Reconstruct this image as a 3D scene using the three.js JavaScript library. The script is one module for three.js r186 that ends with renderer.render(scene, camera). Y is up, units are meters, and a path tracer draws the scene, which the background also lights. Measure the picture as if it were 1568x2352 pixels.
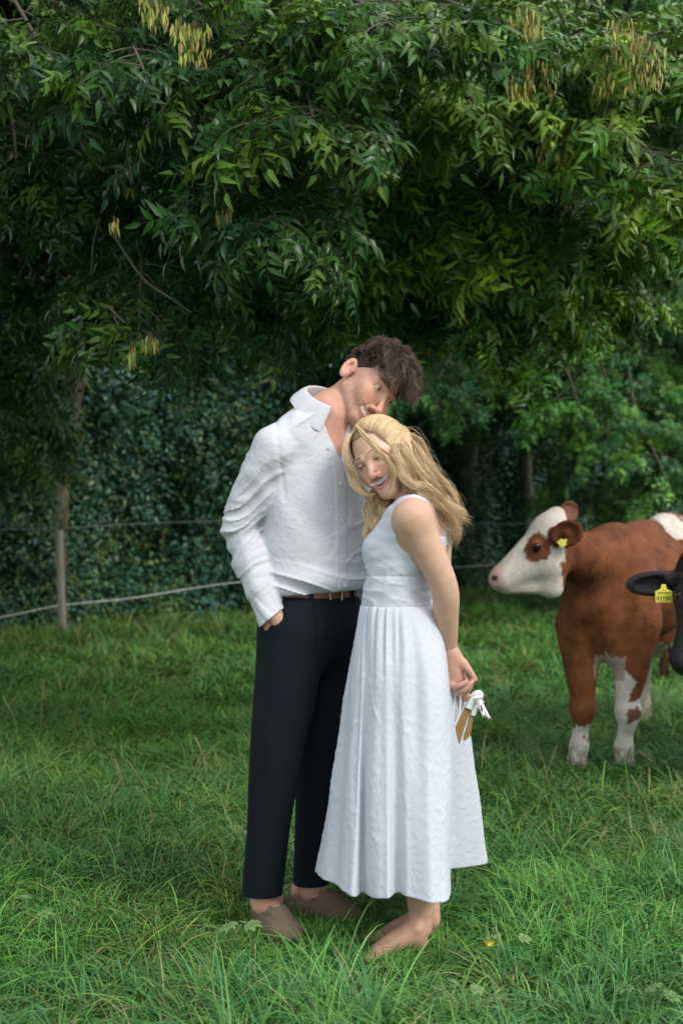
import * as THREE from 'three';
import { mergeGeometries, mergeVertices } from 'three/addons/utils/BufferGeometryUtils.js';
import { createNoise3D } from 'simplex-noise';

// ---------------------------------------------------------------- camera, sky, sun, exposure
const scene = new THREE.Scene();
const EYE = 1.22;                                         // lens height above the pasture
const camera = new THREE.PerspectiveCamera(39.6, 682 / 1024, 0.1, 200);
camera.position.set(0, EYE, 0);
camera.lookAt(0, EYE, -10);
camera.focus = 4.1;
camera.userData.fStop = 3.6;

const renderer = new THREE.WebGLRenderer({ antialias: true });
renderer.setSize(682, 1024);
renderer.toneMapping = THREE.LinearToneMapping;
renderer.toneMappingExposure = 1.42;
renderer.shadowMap.enabled = true;
renderer.shadowMap.type = THREE.PCFSoftShadowMap;

// bright, thinly overcast sky: zenith about three times the horizon, broad glow round the veiled sun
const SUN_DIR = new THREE.Vector3(0.56, 0.62, 0.55).normalize();
{
  const W = 256, H = 128, d = new Float32Array(W * H * 4);
  for (let j = 0; j < H; j++) for (let i = 0; i < W; i++) {
    const up = ((j + 0.5) / H - 0.5) * Math.PI, az = ((i + 0.5) / W - 0.5) * 2 * Math.PI, y = Math.sin(up);
    const x = Math.cos(az) * Math.cos(up), z = Math.sin(az) * Math.cos(up);
    const c = Math.max(0, x * SUN_DIR.x + y * SUN_DIR.y + z * SUN_DIR.z);
    const l = (0.66 + 0.5 * Math.max(0, y)) * (1 + 0.7 * Math.pow(c, 5));
    const o = (j * W + i) * 4;
    d[o] = l * 0.93; d[o + 1] = l * 0.99; d[o + 2] = l * 1.08; d[o + 3] = 1;
  }
  const t = new THREE.DataTexture(d, W, H, THREE.RGBAFormat, THREE.FloatType);
  t.mapping = THREE.EquirectangularReflectionMapping; t.magFilter = THREE.LinearFilter; t.needsUpdate = true;
  scene.background = t; scene.environment = t;
}
const sun = new THREE.DirectionalLight(0xfff3e2, 1.3);
sun.position.copy(SUN_DIR).multiplyScalar(30).add(new THREE.Vector3(0, 0, -6));
sun.target.position.set(0, 0, -6);
sun.castShadow = true;
sun.shadow.radius = 30;
sun.shadow.mapSize.set(2048, 2048);
Object.assign(sun.shadow.camera, { left: -14, right: 14, top: 14, bottom: -14, near: 1, far: 70 });
scene.add(sun, sun.target);

// ---------------------------------------------------------------- helpers
const V = (x, y, z) => new THREE.Vector3(x, y, z);
const FPX = 3267;                                         // focal length in pixels of a 1568 x 2352 print of the photograph
const at = (px, py, D) => V((px - 784) / FPX * D, EYE - (py - 1176) / FPX * D, -D);
function rng(seed) { let s = seed | 0; return () => { s = (s + 0x6d2b79f5) | 0; let t = Math.imul(s ^ (s >>> 15), 1 | s); t = (t + Math.imul(t ^ (t >>> 7), 61 | t)) ^ t; return ((t ^ (t >>> 14)) >>> 0) / 4294967296; }; }
const noise3 = createNoise3D(rng(77));
const clamp = (x, a, b) => Math.min(b, Math.max(a, x));
const lerp = (a, b, t) => a + (b - a) * t;
const sstep = (a, b, x) => { const t = clamp((x - a) / (b - a), 0, 1); return t * t * (3 - 2 * t); };
const mix3 = (a, b, t) => [lerp(a[0], b[0], t), lerp(a[1], b[1], t), lerp(a[2], b[2], t)];
const hex = (h) => { const c = new THREE.Color(h); return [c.r, c.g, c.b]; };
const taken = new Map();
function numbered(name) { const n = taken.get(name) || 0; taken.set(name, n + 1); return n ? name + '_' + String(n).padStart(3, '0') : name; }
function tag(o, label, category, group, kind) { o.userData.label = label; if (category) o.userData.category = category; if (group) o.userData.group = group; if (kind) o.userData.kind = kind; return o; }
function mesh(name, g, m, parent) {
  const o = new THREE.Mesh(g, m); o.name = name; o.castShadow = o.receiveShadow = true; parent.add(o); return o;
}
function thing(name, label, category, pos = [0, 0, 0], group) {
  const o = new THREE.Group(); o.name = numbered(name); o.position.set(...pos); scene.add(o); return tag(o, label, category, group);
}
function std(color, roughness = 0.8, extra = {}) {
  const m = new THREE.MeshPhysicalMaterial({ roughness, metalness: 0, side: THREE.DoubleSide, ...extra });
  if (color) m.color.setRGB(...color); return m;
}
function inst(name, g, m, mats, cols, parent) {
  const o = new THREE.InstancedMesh(g, m, mats.length); o.name = name; o.castShadow = o.receiveShadow = true;
  const c = new THREE.Color();
  mats.forEach((x, i) => { o.setMatrixAt(i, x); if (cols) o.setColorAt(i, c.setRGB(...cols[i])); });
  parent.add(o); return o;
}
// tiling grey noise texture, used as relief or tone
function noiseTex(size, fn, srgb) {
  const d = new Uint8Array(size * size * 4);
  for (let j = 0; j < size; j++) for (let i = 0; i < size; i++) {
    const r = fn(i / size, j / size), o = (j * size + i) * 4, c = Array.isArray(r) ? r : [r, r, r];
    for (let k = 0; k < 3; k++) d[o + k] = clamp(c[k], 0, 1) * 255; d[o + 3] = 255;
  }
  const t = new THREE.DataTexture(d, size, size); t.magFilter = t.minFilter = THREE.LinearFilter; t.wrapS = t.wrapT = THREE.RepeatWrapping;
  if (srgb) t.colorSpace = THREE.SRGBColorSpace; t.needsUpdate = true; return t;
}
const torus = (u, v, f, s = 0) => { const a = u * 2 * Math.PI, b = v * 2 * Math.PI, r = f / (2 * Math.PI); return noise3(Math.cos(a) * r + s, Math.sin(a) * r + Math.cos(b) * r, Math.sin(b) * r - s); };

// geometry made of loose triangles or strips with vertex colours
class Build {
  constructor() { this.p = []; this.n = []; this.c = []; this.i = []; this.u = []; }
  v(p, c, u = 0, w = 0) { this.p.push(p.x, p.y, p.z); if (c) this.c.push(c[0], c[1], c[2]); this.u.push(u, w); return this.p.length / 3 - 1; }
  t(a, b, c) { this.i.push(a, b, c); }
  geo() {
    const g = new THREE.BufferGeometry();
    g.setAttribute('position', new THREE.Float32BufferAttribute(this.p, 3));
    if (this.c.length) g.setAttribute('color', new THREE.Float32BufferAttribute(this.c, 3));
    g.setAttribute('uv', new THREE.Float32BufferAttribute(this.u, 2));
    g.setIndex(this.i); g.computeVertexNormals(); return g;
  }
  // tube through points with radii; sides, colour per ring optional; closed ends
  tube(pts, rad, sides = 5, col, cap = true) {
    let up = V(0.13, 0.2, 1), first = 0; const rings = [];
    for (let k = 0; k < pts.length; k++) {
      const d = pts[Math.min(k + 1, pts.length - 1)].clone().sub(pts[Math.max(k - 1, 0)]).normalize();
      const a = up.clone().sub(d.clone().multiplyScalar(up.dot(d))).normalize(), b = d.clone().cross(a); up = a;
      const r = typeof rad === 'function' ? rad(k / (pts.length - 1)) : rad, c = typeof col === 'function' ? col(k / (pts.length - 1)) : col, ring = [];
      for (let s = 0; s < sides; s++) { const q = s / sides * 2 * Math.PI; ring.push(this.v(pts[k].clone().addScaledVector(a, Math.cos(q) * r).addScaledVector(b, Math.sin(q) * r), c, s / sides, k * 0.1)); }
      rings.push(ring);
    }
    for (let k = 0; k + 1 < rings.length; k++) for (let s = 0; s < sides; s++) {
      const s2 = (s + 1) % sides; this.t(rings[k][s], rings[k][s2], rings[k + 1][s]); this.t(rings[k][s2], rings[k + 1][s2], rings[k + 1][s]);
    }
    if (cap) for (const r of [rings[0], rings[rings.length - 1]]) for (let s = 1; s + 1 < sides; s++) this.t(r[0], r[s], r[s + 1]);
  }
}
const curve = (pts, n) => new THREE.CatmullRomCurve3(pts).getPoints(n);
// ---------------------------------------------------------------- solid modelling: distance fields meshed with surface nets
const smin = (a, b, k) => { if (k <= 0) return Math.min(a, b); const h = Math.max(k - Math.abs(a - b), 0) / k; return Math.min(a, b) - h * h * k * 0.25; };
const smax = (a, b, k) => -smin(-a, -b, k);
// tapered capsule
function rc(a, b, r1, r2 = r1) {
  const bx = b.x - a.x, by = b.y - a.y, bz = b.z - a.z, q = 1 / (bx * bx + by * by + bz * bz + 1e-12);
  return (x, y, z) => { const px = x - a.x, py = y - a.y, pz = z - a.z, t = clamp((px * bx + py * by + pz * bz) * q, 0, 1), dx = px - bx * t, dy = py - by * t, dz = pz - bz * t; return Math.sqrt(dx * dx + dy * dy + dz * dz) - (r1 + (r2 - r1) * t); };
}
// chain of tapered capsules through joints [[V, r], ...]
function chain(js) {                                          // smooth tapered limb through joints
  const n = js.length, sub = n > 2 ? 4 : 1, cr = (g, k, u) => { const p0 = g(Math.max(k - 1, 0)), p1 = g(k), p2 = g(k + 1), p3 = g(Math.min(k + 2, n - 1)); return 0.5 * (2 * p1 + (p2 - p0) * u + (2 * p0 - 5 * p1 + 4 * p2 - p3) * u * u + (3 * p1 - p0 - 3 * p2 + p3) * u * u * u); };
  const P = []; for (let k = 0; k + 1 < n; k++) for (let i = 0; i < sub; i++) P.push([V(...['x', 'y', 'z'].map((c) => cr((q) => js[q][0][c], k, i / sub))), cr((q) => js[q][1], k, i / sub)]); P.push(js[n - 1]);
  const m = P.length - 1, f = []; for (let i = 0; i < m; i++) f.push(rc(P[i][0], P[i + 1][0], P[i][1], P[i + 1][1]));
  const [lo, hi] = span(P.map((q) => q[0]), 0), R = Math.max(...P.map((q) => q[1])), c = lo.clone().add(hi).multiplyScalar(0.5), e = hi.clone().sub(lo).multiplyScalar(0.5);
  return (x, y, z) => { const bx = Math.max(0, Math.abs(x - c.x) - e.x), by = Math.max(0, Math.abs(y - c.y) - e.y), bz = Math.max(0, Math.abs(z - c.z) - e.z), far = Math.sqrt(bx * bx + by * by + bz * bz) - R; if (far > 0.12) return far; let d = f[0](x, y, z); for (let i = 1; i < m; i++) { const q = f[i](x, y, z); if (q < d) d = q; } return d; };
}
// ellipsoid, axes from an optional basis {X, Y, Z}
function el(c, rx, ry, rz, B) {
  return (x, y, z) => {
    let px = x - c.x, py = y - c.y, pz = z - c.z;
    if (B) { const u = px * B.X.x + py * B.X.y + pz * B.X.z, v = px * B.Y.x + py * B.Y.y + pz * B.Y.z, w = px * B.Z.x + py * B.Z.y + pz * B.Z.z; px = u; py = v; pz = w; }
    const a = px / rx, b = py / ry, c2 = pz / rz, k0 = Math.sqrt(a * a + b * b + c2 * c2), k1 = Math.sqrt(a * a / (rx * rx) + b * b / (ry * ry) + c2 * c2 / (rz * rz));
    return k1 < 1e-9 ? -Math.min(rx, ry, rz) : k0 * (k0 - 1) / k1;
  };
}
const ball = (c, r) => el(c, r, r, r);
// list of [field, blend]; negative blend carves
function blend(list) { return (x, y, z) => { let d = 1e3; for (const [f, k] of list) { const e = f(x, y, z); d = k < 0 ? smax(d, -e, -k) : smin(d, e, k); } return d; }; }
function basis(X0, Y0) { const Y = Y0.clone().normalize(), X = X0.clone().addScaledVector(Y, -X0.dot(Y)).normalize(); return { X, Y, Z: X.clone().cross(Y) }; }
const yawBasis = (a) => ({ X: V(Math.cos(a), 0, -Math.sin(a)), Y: V(0, 1, 0), Z: V(Math.sin(a), 0, Math.cos(a)) });

function sdfGeo(f, lo, hi, h, color, uvScale = 1) {
  const nx = Math.ceil((hi.x - lo.x) / h) + 1, ny = Math.ceil((hi.y - lo.y) / h) + 1, nz = Math.ceil((hi.z - lo.z) / h) + 1, S = new Float32Array(nx * ny * nz), B = 8;
  for (let k0 = 0; k0 < nz; k0 += B) for (let j0 = 0; j0 < ny; j0 += B) for (let i0 = 0; i0 < nx; i0 += B) {
    const c = f(lo.x + (i0 + B / 2) * h, lo.y + (j0 + B / 2) * h, lo.z + (k0 + B / 2) * h), skip = Math.abs(c) > h * B * 1.35 + 0.012;
    for (let k = k0; k < Math.min(k0 + B, nz); k++) for (let j = j0; j < Math.min(j0 + B, ny); j++) for (let i = i0; i < Math.min(i0 + B, nx); i++)
      S[(k * ny + j) * nx + i] = skip ? c : f(lo.x + i * h, lo.y + j * h, lo.z + k * h);
  }
  const idx = new Int32Array(nx * ny * nz).fill(-1), P = [], I = [], st = [1, nx, nx * ny];
  for (let k = 0; k + 1 < nz; k++) for (let j = 0; j + 1 < ny; j++) for (let i = 0; i + 1 < nx; i++) {
    const o = (k * ny + j) * nx + i; let mask = 0;
    for (let c = 0; c < 8; c++) if (S[o + (c & 1) + (c >> 1 & 1) * nx + (c >> 2) * nx * ny] < 0) mask |= 1 << c;
    if (mask === 0 || mask === 255) continue;
    let sx = 0, sy = 0, sz = 0, n = 0;
    for (let a = 0; a < 3; a++) for (let c = 0; c < 8; c++) if (!(c >> a & 1)) {
      const e = c | 1 << a; if ((mask >> c & 1) === (mask >> e & 1)) continue;
      const va = S[o + (c & 1) + (c >> 1 & 1) * nx + (c >> 2) * nx * ny], vb = S[o + (e & 1) + (e >> 1 & 1) * nx + (e >> 2) * nx * ny], t = va / (va - vb);
      sx += (c & 1) + (a === 0 ? t : 0); sy += (c >> 1 & 1) + (a === 1 ? t : 0); sz += (c >> 2) + (a === 2 ? t : 0); n++;
    }
    idx[o] = P.length / 3; P.push(lo.x + (i + sx / n) * h, lo.y + (j + sy / n) * h, lo.z + (k + sz / n) * h);
  }
  for (let k = 1; k + 1 < nz; k++) for (let j = 1; j + 1 < ny; j++) for (let i = 1; i + 1 < nx; i++) {
    const o = (k * ny + j) * nx + i, s0 = S[o] < 0;
    for (let a = 0; a < 3; a++) {
      if (s0 === S[o + st[a]] < 0) continue;
      const u = st[(a + 1) % 3], v = st[(a + 2) % 3], q = [idx[o], idx[o - u], idx[o - u - v], idx[o - v]]; if (q.some((x) => x < 0)) continue;
      if (s0) I.push(q[0], q[1], q[2], q[0], q[2], q[3]); else I.push(q[0], q[2], q[1], q[0], q[3], q[2]);
    }
  }
  const g = new THREE.BufferGeometry(), N = P.length / 3, U = new Float32Array(N * 2);
  for (let i = 0; i < N; i++) { U[i * 2] = (P[i * 3] * 0.8 + P[i * 3 + 2] * 0.6) * uvScale; U[i * 2 + 1] = P[i * 3 + 1] * uvScale; }
  g.setAttribute('position', new THREE.Float32BufferAttribute(P, 3)); g.setAttribute('uv', new THREE.BufferAttribute(U, 2)); g.setIndex(I); g.computeVertexNormals();
  if (color) {
    const C = new Float32Array(N * 3), nn = g.attributes.normal;
    for (let i = 0; i < N; i++) C.set(color(P[i * 3], P[i * 3 + 1], P[i * 3 + 2], nn.getX(i), nn.getY(i), nn.getZ(i)), i * 3);
    g.setAttribute('color', new THREE.BufferAttribute(C, 3));
  }
  return g;
}
function merge(list) { return mergeGeometries(list.map((g) => { const h = g.index ? g : g.clone(); return h; })); }

// ---------------------------------------------------------------- heads
// Local frame: X to the person's left, Y up, Z forward; origin between the ears at eye height. S scales from an average male head.
// o: { stubble, lips, brow, iris, closed, smile, skin, seed, S, jaw }
function head(o) {
  const S = o.S, E = o.ear || 1, j = o.jaw, P = (x, y, z) => V(x * S, y * S, z * S), s = (v) => v * S, L = [];
  L.push([el(P(0, 0.032, -0.012), s(0.074), s(0.088), s(0.098)), 0]);
  L.push([el(P(0, -0.028, 0.03), s(0.062 * j), s(0.08), s(0.06)), s(0.03)]);
  for (const e of [-1, 1]) {
    L.push([rc(P(e * 0.055 * j, -0.05, -0.004), P(e * 0.02 * j, -0.104, 0.068), s(0.015), s(0.014)), s(0.03)]);
    L.push([ball(P(e * 0.044, -0.032, 0.062), s(0.022)), s(0.022)]);
    L.push([ball(P(e * 0.036, -0.052, 0.07), s(0.017)), s(0.018)]);
    L.push([rc(P(e * 0.046, 0.016, 0.07), P(e * 0.014, 0.014, 0.089), s(0.011), s(0.009)), s(0.016)]);
  }
  L.push([ball(P(0, -0.105, 0.07), s(0.019)), s(0.022)]);
  L.push([el(P(0, -0.07, 0.068), s(0.034), s(0.028), s(0.02)), s(0.02)]);
  for (const e of [-1, 1]) L.push([ball(P(e * 0.032, -0.001, 0.106), s(0.0165)), -s(0.014)]);
  const nl = o.nose || 0; L.push([rc(P(0, 0.006, 0.088), P(0, -0.038 - nl, 0.11 + nl * 0.5), s(0.0075), s(0.0092)), s(0.012)]);
  L.push([ball(P(0, -0.042 - nl, 0.111 + nl * 0.5), s(0.0105)), s(0.006)]);
  for (const e of [-1, 1]) {
    L.push([ball(P(e * 0.0135, -0.046 - nl * 0.8, 0.098 + nl * 0.3), s(0.0085)), s(0.006)]);
    L.push([ball(P(e * 0.032, 0, 0.0765), s(0.0128)), s(0.002)]);          // lidded eyeball
    const B = basis(V(0.9, 0.08, e * 0.36), V(-0.05 * e, 1, -0.2));
    L.push([(x, y, z) => smax(el(P(e * 0.084 - e * 0.008 * (1 - E), -0.006, -0.02), s(0.0105 * E), s(0.036 * E), s(0.021 * E), B)(x, y, z), -el(P(e * (0.0935 - 0.012 * (1 - E)), -0.002, -0.015), s(0.0115 * E), s(0.0255 * E), s(0.0138 * E), B)(x, y, z), s(0.003)), s(0.007)]);
    L.push([chain([[P(e * (0.088 - 0.012 * (1 - E)), 0.016 * E, -0.018), s(0.0034)], [P(e * (0.0885 - 0.012 * (1 - E)), 0.0, -0.0265), s(0.0036)], [P(e * (0.0865 - 0.012 * (1 - E)), -0.018 * E, -0.022), s(0.004)]]), s(0.004)]);
    L.push([ball(P(e * 0.08, -0.008, -0.001), s(0.0055)), s(0.005)]);
  }
  const base = blend(L), w = o.mw || 0.032, my = o.my || 0, lipU = (t) => my - 0.0735 + 0.0095 * t * t * o.smile, lipL = (t) => my - 0.0895 - (o.open || 0) + (0.0225 + (o.open || 0)) * t * t * o.smile;
  const mouth = (x, y) => { const t = x / S / w, yy = y / S; return { t, yy, u: lipU(t), l: lipL(t) }; };
  const f = (x, y, z) => {
    let d = base(x, y, z);
    if (z > s(0.05) && y < s(my - 0.055) && y > s(my - 0.105)) {
      const m = mouth(x, y), a = 1 - sstep(0.9, 1.15, Math.abs(m.t));
      if (a > 0) {
        const lip = Math.exp(-(((m.yy - m.u - 0.003) / 0.0042) ** 2)) + 1.25 * Math.exp(-(((m.yy - m.l + 0.004) / 0.005) ** 2)), gap = sstep(0, 0.003, m.u - m.yy) * sstep(0, 0.003, m.yy - m.l);
        d -= s(a * (0.0024 * lip - 0.0022 * gap));
      }
    }
    const fold = (sx) => { const fx = x / S * sx, fy = y / S, c = 0.019 + (-(fy) - 0.048) * 0.62; return fy < -0.04 && fy > -0.088 && z > 0.03 * S ? Math.exp(-(((fx - c) / 0.0035) ** 2)) * sstep(-0.088, -0.07, fy) * sstep(-0.04, -0.05, fy) : 0; };
    d += s(0.0024) * (fold(1) + fold(-1)) * (o.foldDepth ?? 1);
    return d;
  };
  const lerpc = mix3;
  const color = (x, y, z) => {
    const X = x / S, Y = y / S, Z = z / S, ax = Math.abs(X), n = noise3(X * 60, Y * 60, Z * 60), n2 = noise3(X * 260, Y * 260, Z * 260 + o.seed);
    let c = o.skin.map((v) => v * (1 + 0.05 * n + 0.03 * n2));
    const red = Math.exp(-(((ax - 0.042) / 0.02) ** 2 + ((Y + 0.04) / 0.022) ** 2)) * sstep(0.03, 0.06, Z) * 0.5 + Math.exp(-((X / 0.014) ** 2 + ((Y + 0.042) / 0.014) ** 2)) * sstep(0.09, 0.1, Z) * 0.5 + sstep(0.075, 0.082, ax) * (Z < 0.02 ? 0.25 : 0);
    c = lerpc(c, [c[0] * 1.06, c[1] * 0.74, c[2] * 0.68], red);
    if (o.stubble) {                                             // beard shadow with a grain of its own
      const m = mouth(x, y), zone = sstep(-0.03, -0.06, Y - (ax > 0.045 ? (ax - 0.045) * 2.2 : 0)) * sstep(-0.02, 0.01, Z) * (ax < 0.02 && Y > -0.062 && Z > 0.09 ? 0 : 1) * (1 - 0.6 * Math.exp(-(((ax - 0.034) / 0.012) ** 2 + ((Y + 0.055) / 0.014) ** 2)));
      c = lerpc(c, [0.085, 0.055, 0.04], clamp(zone * (0.36 + 0.3 * n2 + 0.22 * n) * o.stubble, 0, 0.7));
    }
    if (Z > 0.05) {
      const bx = (ax - 0.012) / 0.038, by = 0.0215 + 0.006 * Math.sin(clamp(bx, 0, 1) * 2.4) - 0.002 * bx;
      const br = bx > -0.05 && bx < 1.05 ? Math.exp(-(((Y - by) / (o.browW * (1.1 - 0.6 * clamp(bx, 0, 1)))) ** 2)) * sstep(-0.05, 0.12, bx) * sstep(1.05, 0.85, bx) : 0;
      c = lerpc(c, o.brow, clamp(br * (0.85 + 0.3 * n2), 0, 1));
      const ex = (ax - 0.032) / 0.0145, top = (o.closed ? -0.0022 : 0.0036) * (1 - ex * ex), bot = (o.closed ? -0.0042 : -0.0036) * (1 - ex * ex);
      if (Math.abs(ex) < 1.1 && Math.abs(Y) < 0.014 && Z > 0.06) {
        if (Y < top && Y > bot) { const ix = (X - (X > 0 ? 0.032 : -0.032) - o.gaze[0]) / 0.0056, iy = (Y - o.gaze[1]) / 0.0056, r = Math.hypot(ix, iy); c = o.closed ? [0.03, 0.02, 0.015] : r < 0.45 ? [0.008, 0.008, 0.008] : r < 1 ? o.iris : [0.62, 0.57, 0.52]; }
        else { const lash = Math.exp(-(((Y - top - 0.0006) / 0.0013) ** 2)) * (Math.abs(ex) < 1.05 ? 1 : 0) * o.lash + 0.35 * Math.exp(-(((Y - bot + 0.0006) / 0.001) ** 2)) * o.lash; c = lerpc(c, [0.02, 0.014, 0.01], clamp(lash, 0, 0.95)); const cr = Math.exp(-(((Y - top - 0.006) / 0.0014) ** 2)) * 0.35; c = lerpc(c, c.map((v) => v * 0.45), cr); }
      }
      const m = mouth(x, y);
      if (Math.abs(m.t) < 1.08 && Y < my - 0.055 && Y > my - 0.105) {
        const inU = m.u - m.yy, inL = m.yy - m.l, e = 1 - sstep(0.9, 1.05, Math.abs(m.t));
        if (inU > 0 && inL > 0) { const tooth = inU < (0.0095 + (o.open || 0)) * (1 - 0.3 * m.t * m.t); c = tooth && Math.abs(m.t) < 0.96 ? o.teeth.map((v) => v * (Math.abs((X / 0.0075 + 40.5) % 1 - 0.5) < 0.06 ? 0.72 : 1)) : [0.22, 0.07, 0.06]; }
        else if (inU <= 0 && inU > -0.0062 * (1 - 0.4 * m.t * m.t)) c = lerpc(c, o.lips, 0.85 * e);
        else if (inL <= 0 && inL > -0.0085 * (1 - 0.5 * m.t * m.t)) c = lerpc(c, o.lips, 0.9 * e);
      }
      if (Y < -0.046 - nl && Y > -0.056 - nl && Math.hypot((ax - 0.008) / 0.0036, (Y + 0.0522 + nl) / 0.002) < 1 && Z > 0.09) c = [0.22, 0.1, 0.08];
    }
    return c;
  };
  return { f, color };
}
// place a local field in the world
function placed(hd, origin, B) {
  const loc = (x, y, z) => { const px = x - origin.x, py = y - origin.y, pz = z - origin.z; return [px * B.X.x + py * B.X.y + pz * B.X.z, px * B.Y.x + py * B.Y.y + pz * B.Y.z, px * B.Z.x + py * B.Z.y + pz * B.Z.z]; };
  return { loc, f: (x, y, z) => hd.f(...loc(x, y, z)), color: (x, y, z) => hd.color(...loc(x, y, z)), w: (x, y, z) => origin.clone().addScaledVector(B.X, x).addScaledVector(B.Y, y).addScaledVector(B.Z, z) };
}
const span = (list, pad) => { const lo = V(1e9, 1e9, 1e9), hi = V(-1e9, -1e9, -1e9); for (const p of list) { lo.min(p); hi.max(p); } return [lo.subScalar(pad), hi.addScalar(pad)]; };
// fabric weave relief, shared by all clothes
const weaveTex = noiseTex(512, (u, v) => 0.5 + 0.16 * torus(u, v * 0.25, 90) + 0.16 * torus(u * 0.25, v, 90, 6) + 0.16 * torus(u, v, 26, 3) + 0.12 * torus(u, v, 10, 9));
const crumpleTex = noiseTex(512, (u, v) => 0.3 + 0.55 * Math.pow(1 - Math.abs(torus(u, v, 7)), 6) * (0.4 + 0.6 * torus(u, v, 3, 8)) + 0.35 * Math.pow(1 - Math.abs(torus(u, v, 13, 4)), 7) + 0.06 * torus(u, v * 0.25, 90) + 0.06 * torus(u * 0.25, v, 90, 6));
const ridge = (n) => 1 - Math.abs(n);
const surfaceAt = (f, from, dir, max = 0.6) => { const p = from.clone(); for (let k = 0, t = 0; k < 80 && t < max; k++) { const d = f(p.x, p.y, p.z); if (d < 0.0004) break; const s = Math.max(d * 0.7, 0.0004); t += s; p.addScaledVector(dir, s); } return p; };
const onAxis = (o, n) => new THREE.Quaternion().setFromUnitVectors(V(0, 0, 1), n.clone().normalize());
// ---------------------------------------------------------------- pasture: soil sheet and grass
const groundY = (x, z) => 0.035 * noise3(x * 0.35, 3.1, z * 0.35) * sstep(2, 6, Math.hypot(x - 0.1, z + 4.1) * 2);
{
  const g = new THREE.PlaneGeometry(160, 160, 160, 160); g.rotateX(-Math.PI / 2); g.translate(0, 0, -30);
  const p = g.attributes.position, uv = g.attributes.uv;
  for (let i = 0; i < p.count; i++) { p.setY(i, groundY(p.getX(i), p.getZ(i)) - 0.01); uv.setXY(i, p.getX(i) / 1.7, p.getZ(i) / 1.7); }
  g.computeVertexNormals();
  const tex = noiseTex(512, (u, v) => {
    const a = 0.5 + 0.3 * torus(u, v, 9) + 0.25 * torus(u, v, 40, 5) + 0.2 * torus(u, v, 120, 9), b = sstep(0.2, 0.8, 0.5 + 0.5 * torus(u, v, 14, 20));
    return mix3(mix3([0.2, 0.33, 0.1], [0.27, 0.31, 0.13], b), [0.1, 0.17, 0.06], 1 - clamp(a, 0, 1));
  }, true);
  mesh('ground', g, std(null, 1, { map: tex }), scene);
  scene.children[scene.children.length - 1].userData = { kind: 'structure', label: 'pasture soil under the grass' };
}
const pastureEdge = (x) => -13.6 - (Math.min(x, 7) + 2.6) * 1.25 - Math.max(0, x - 7) * 0.25;       // foot of the hedge: the fence line runs away to the right
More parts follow.
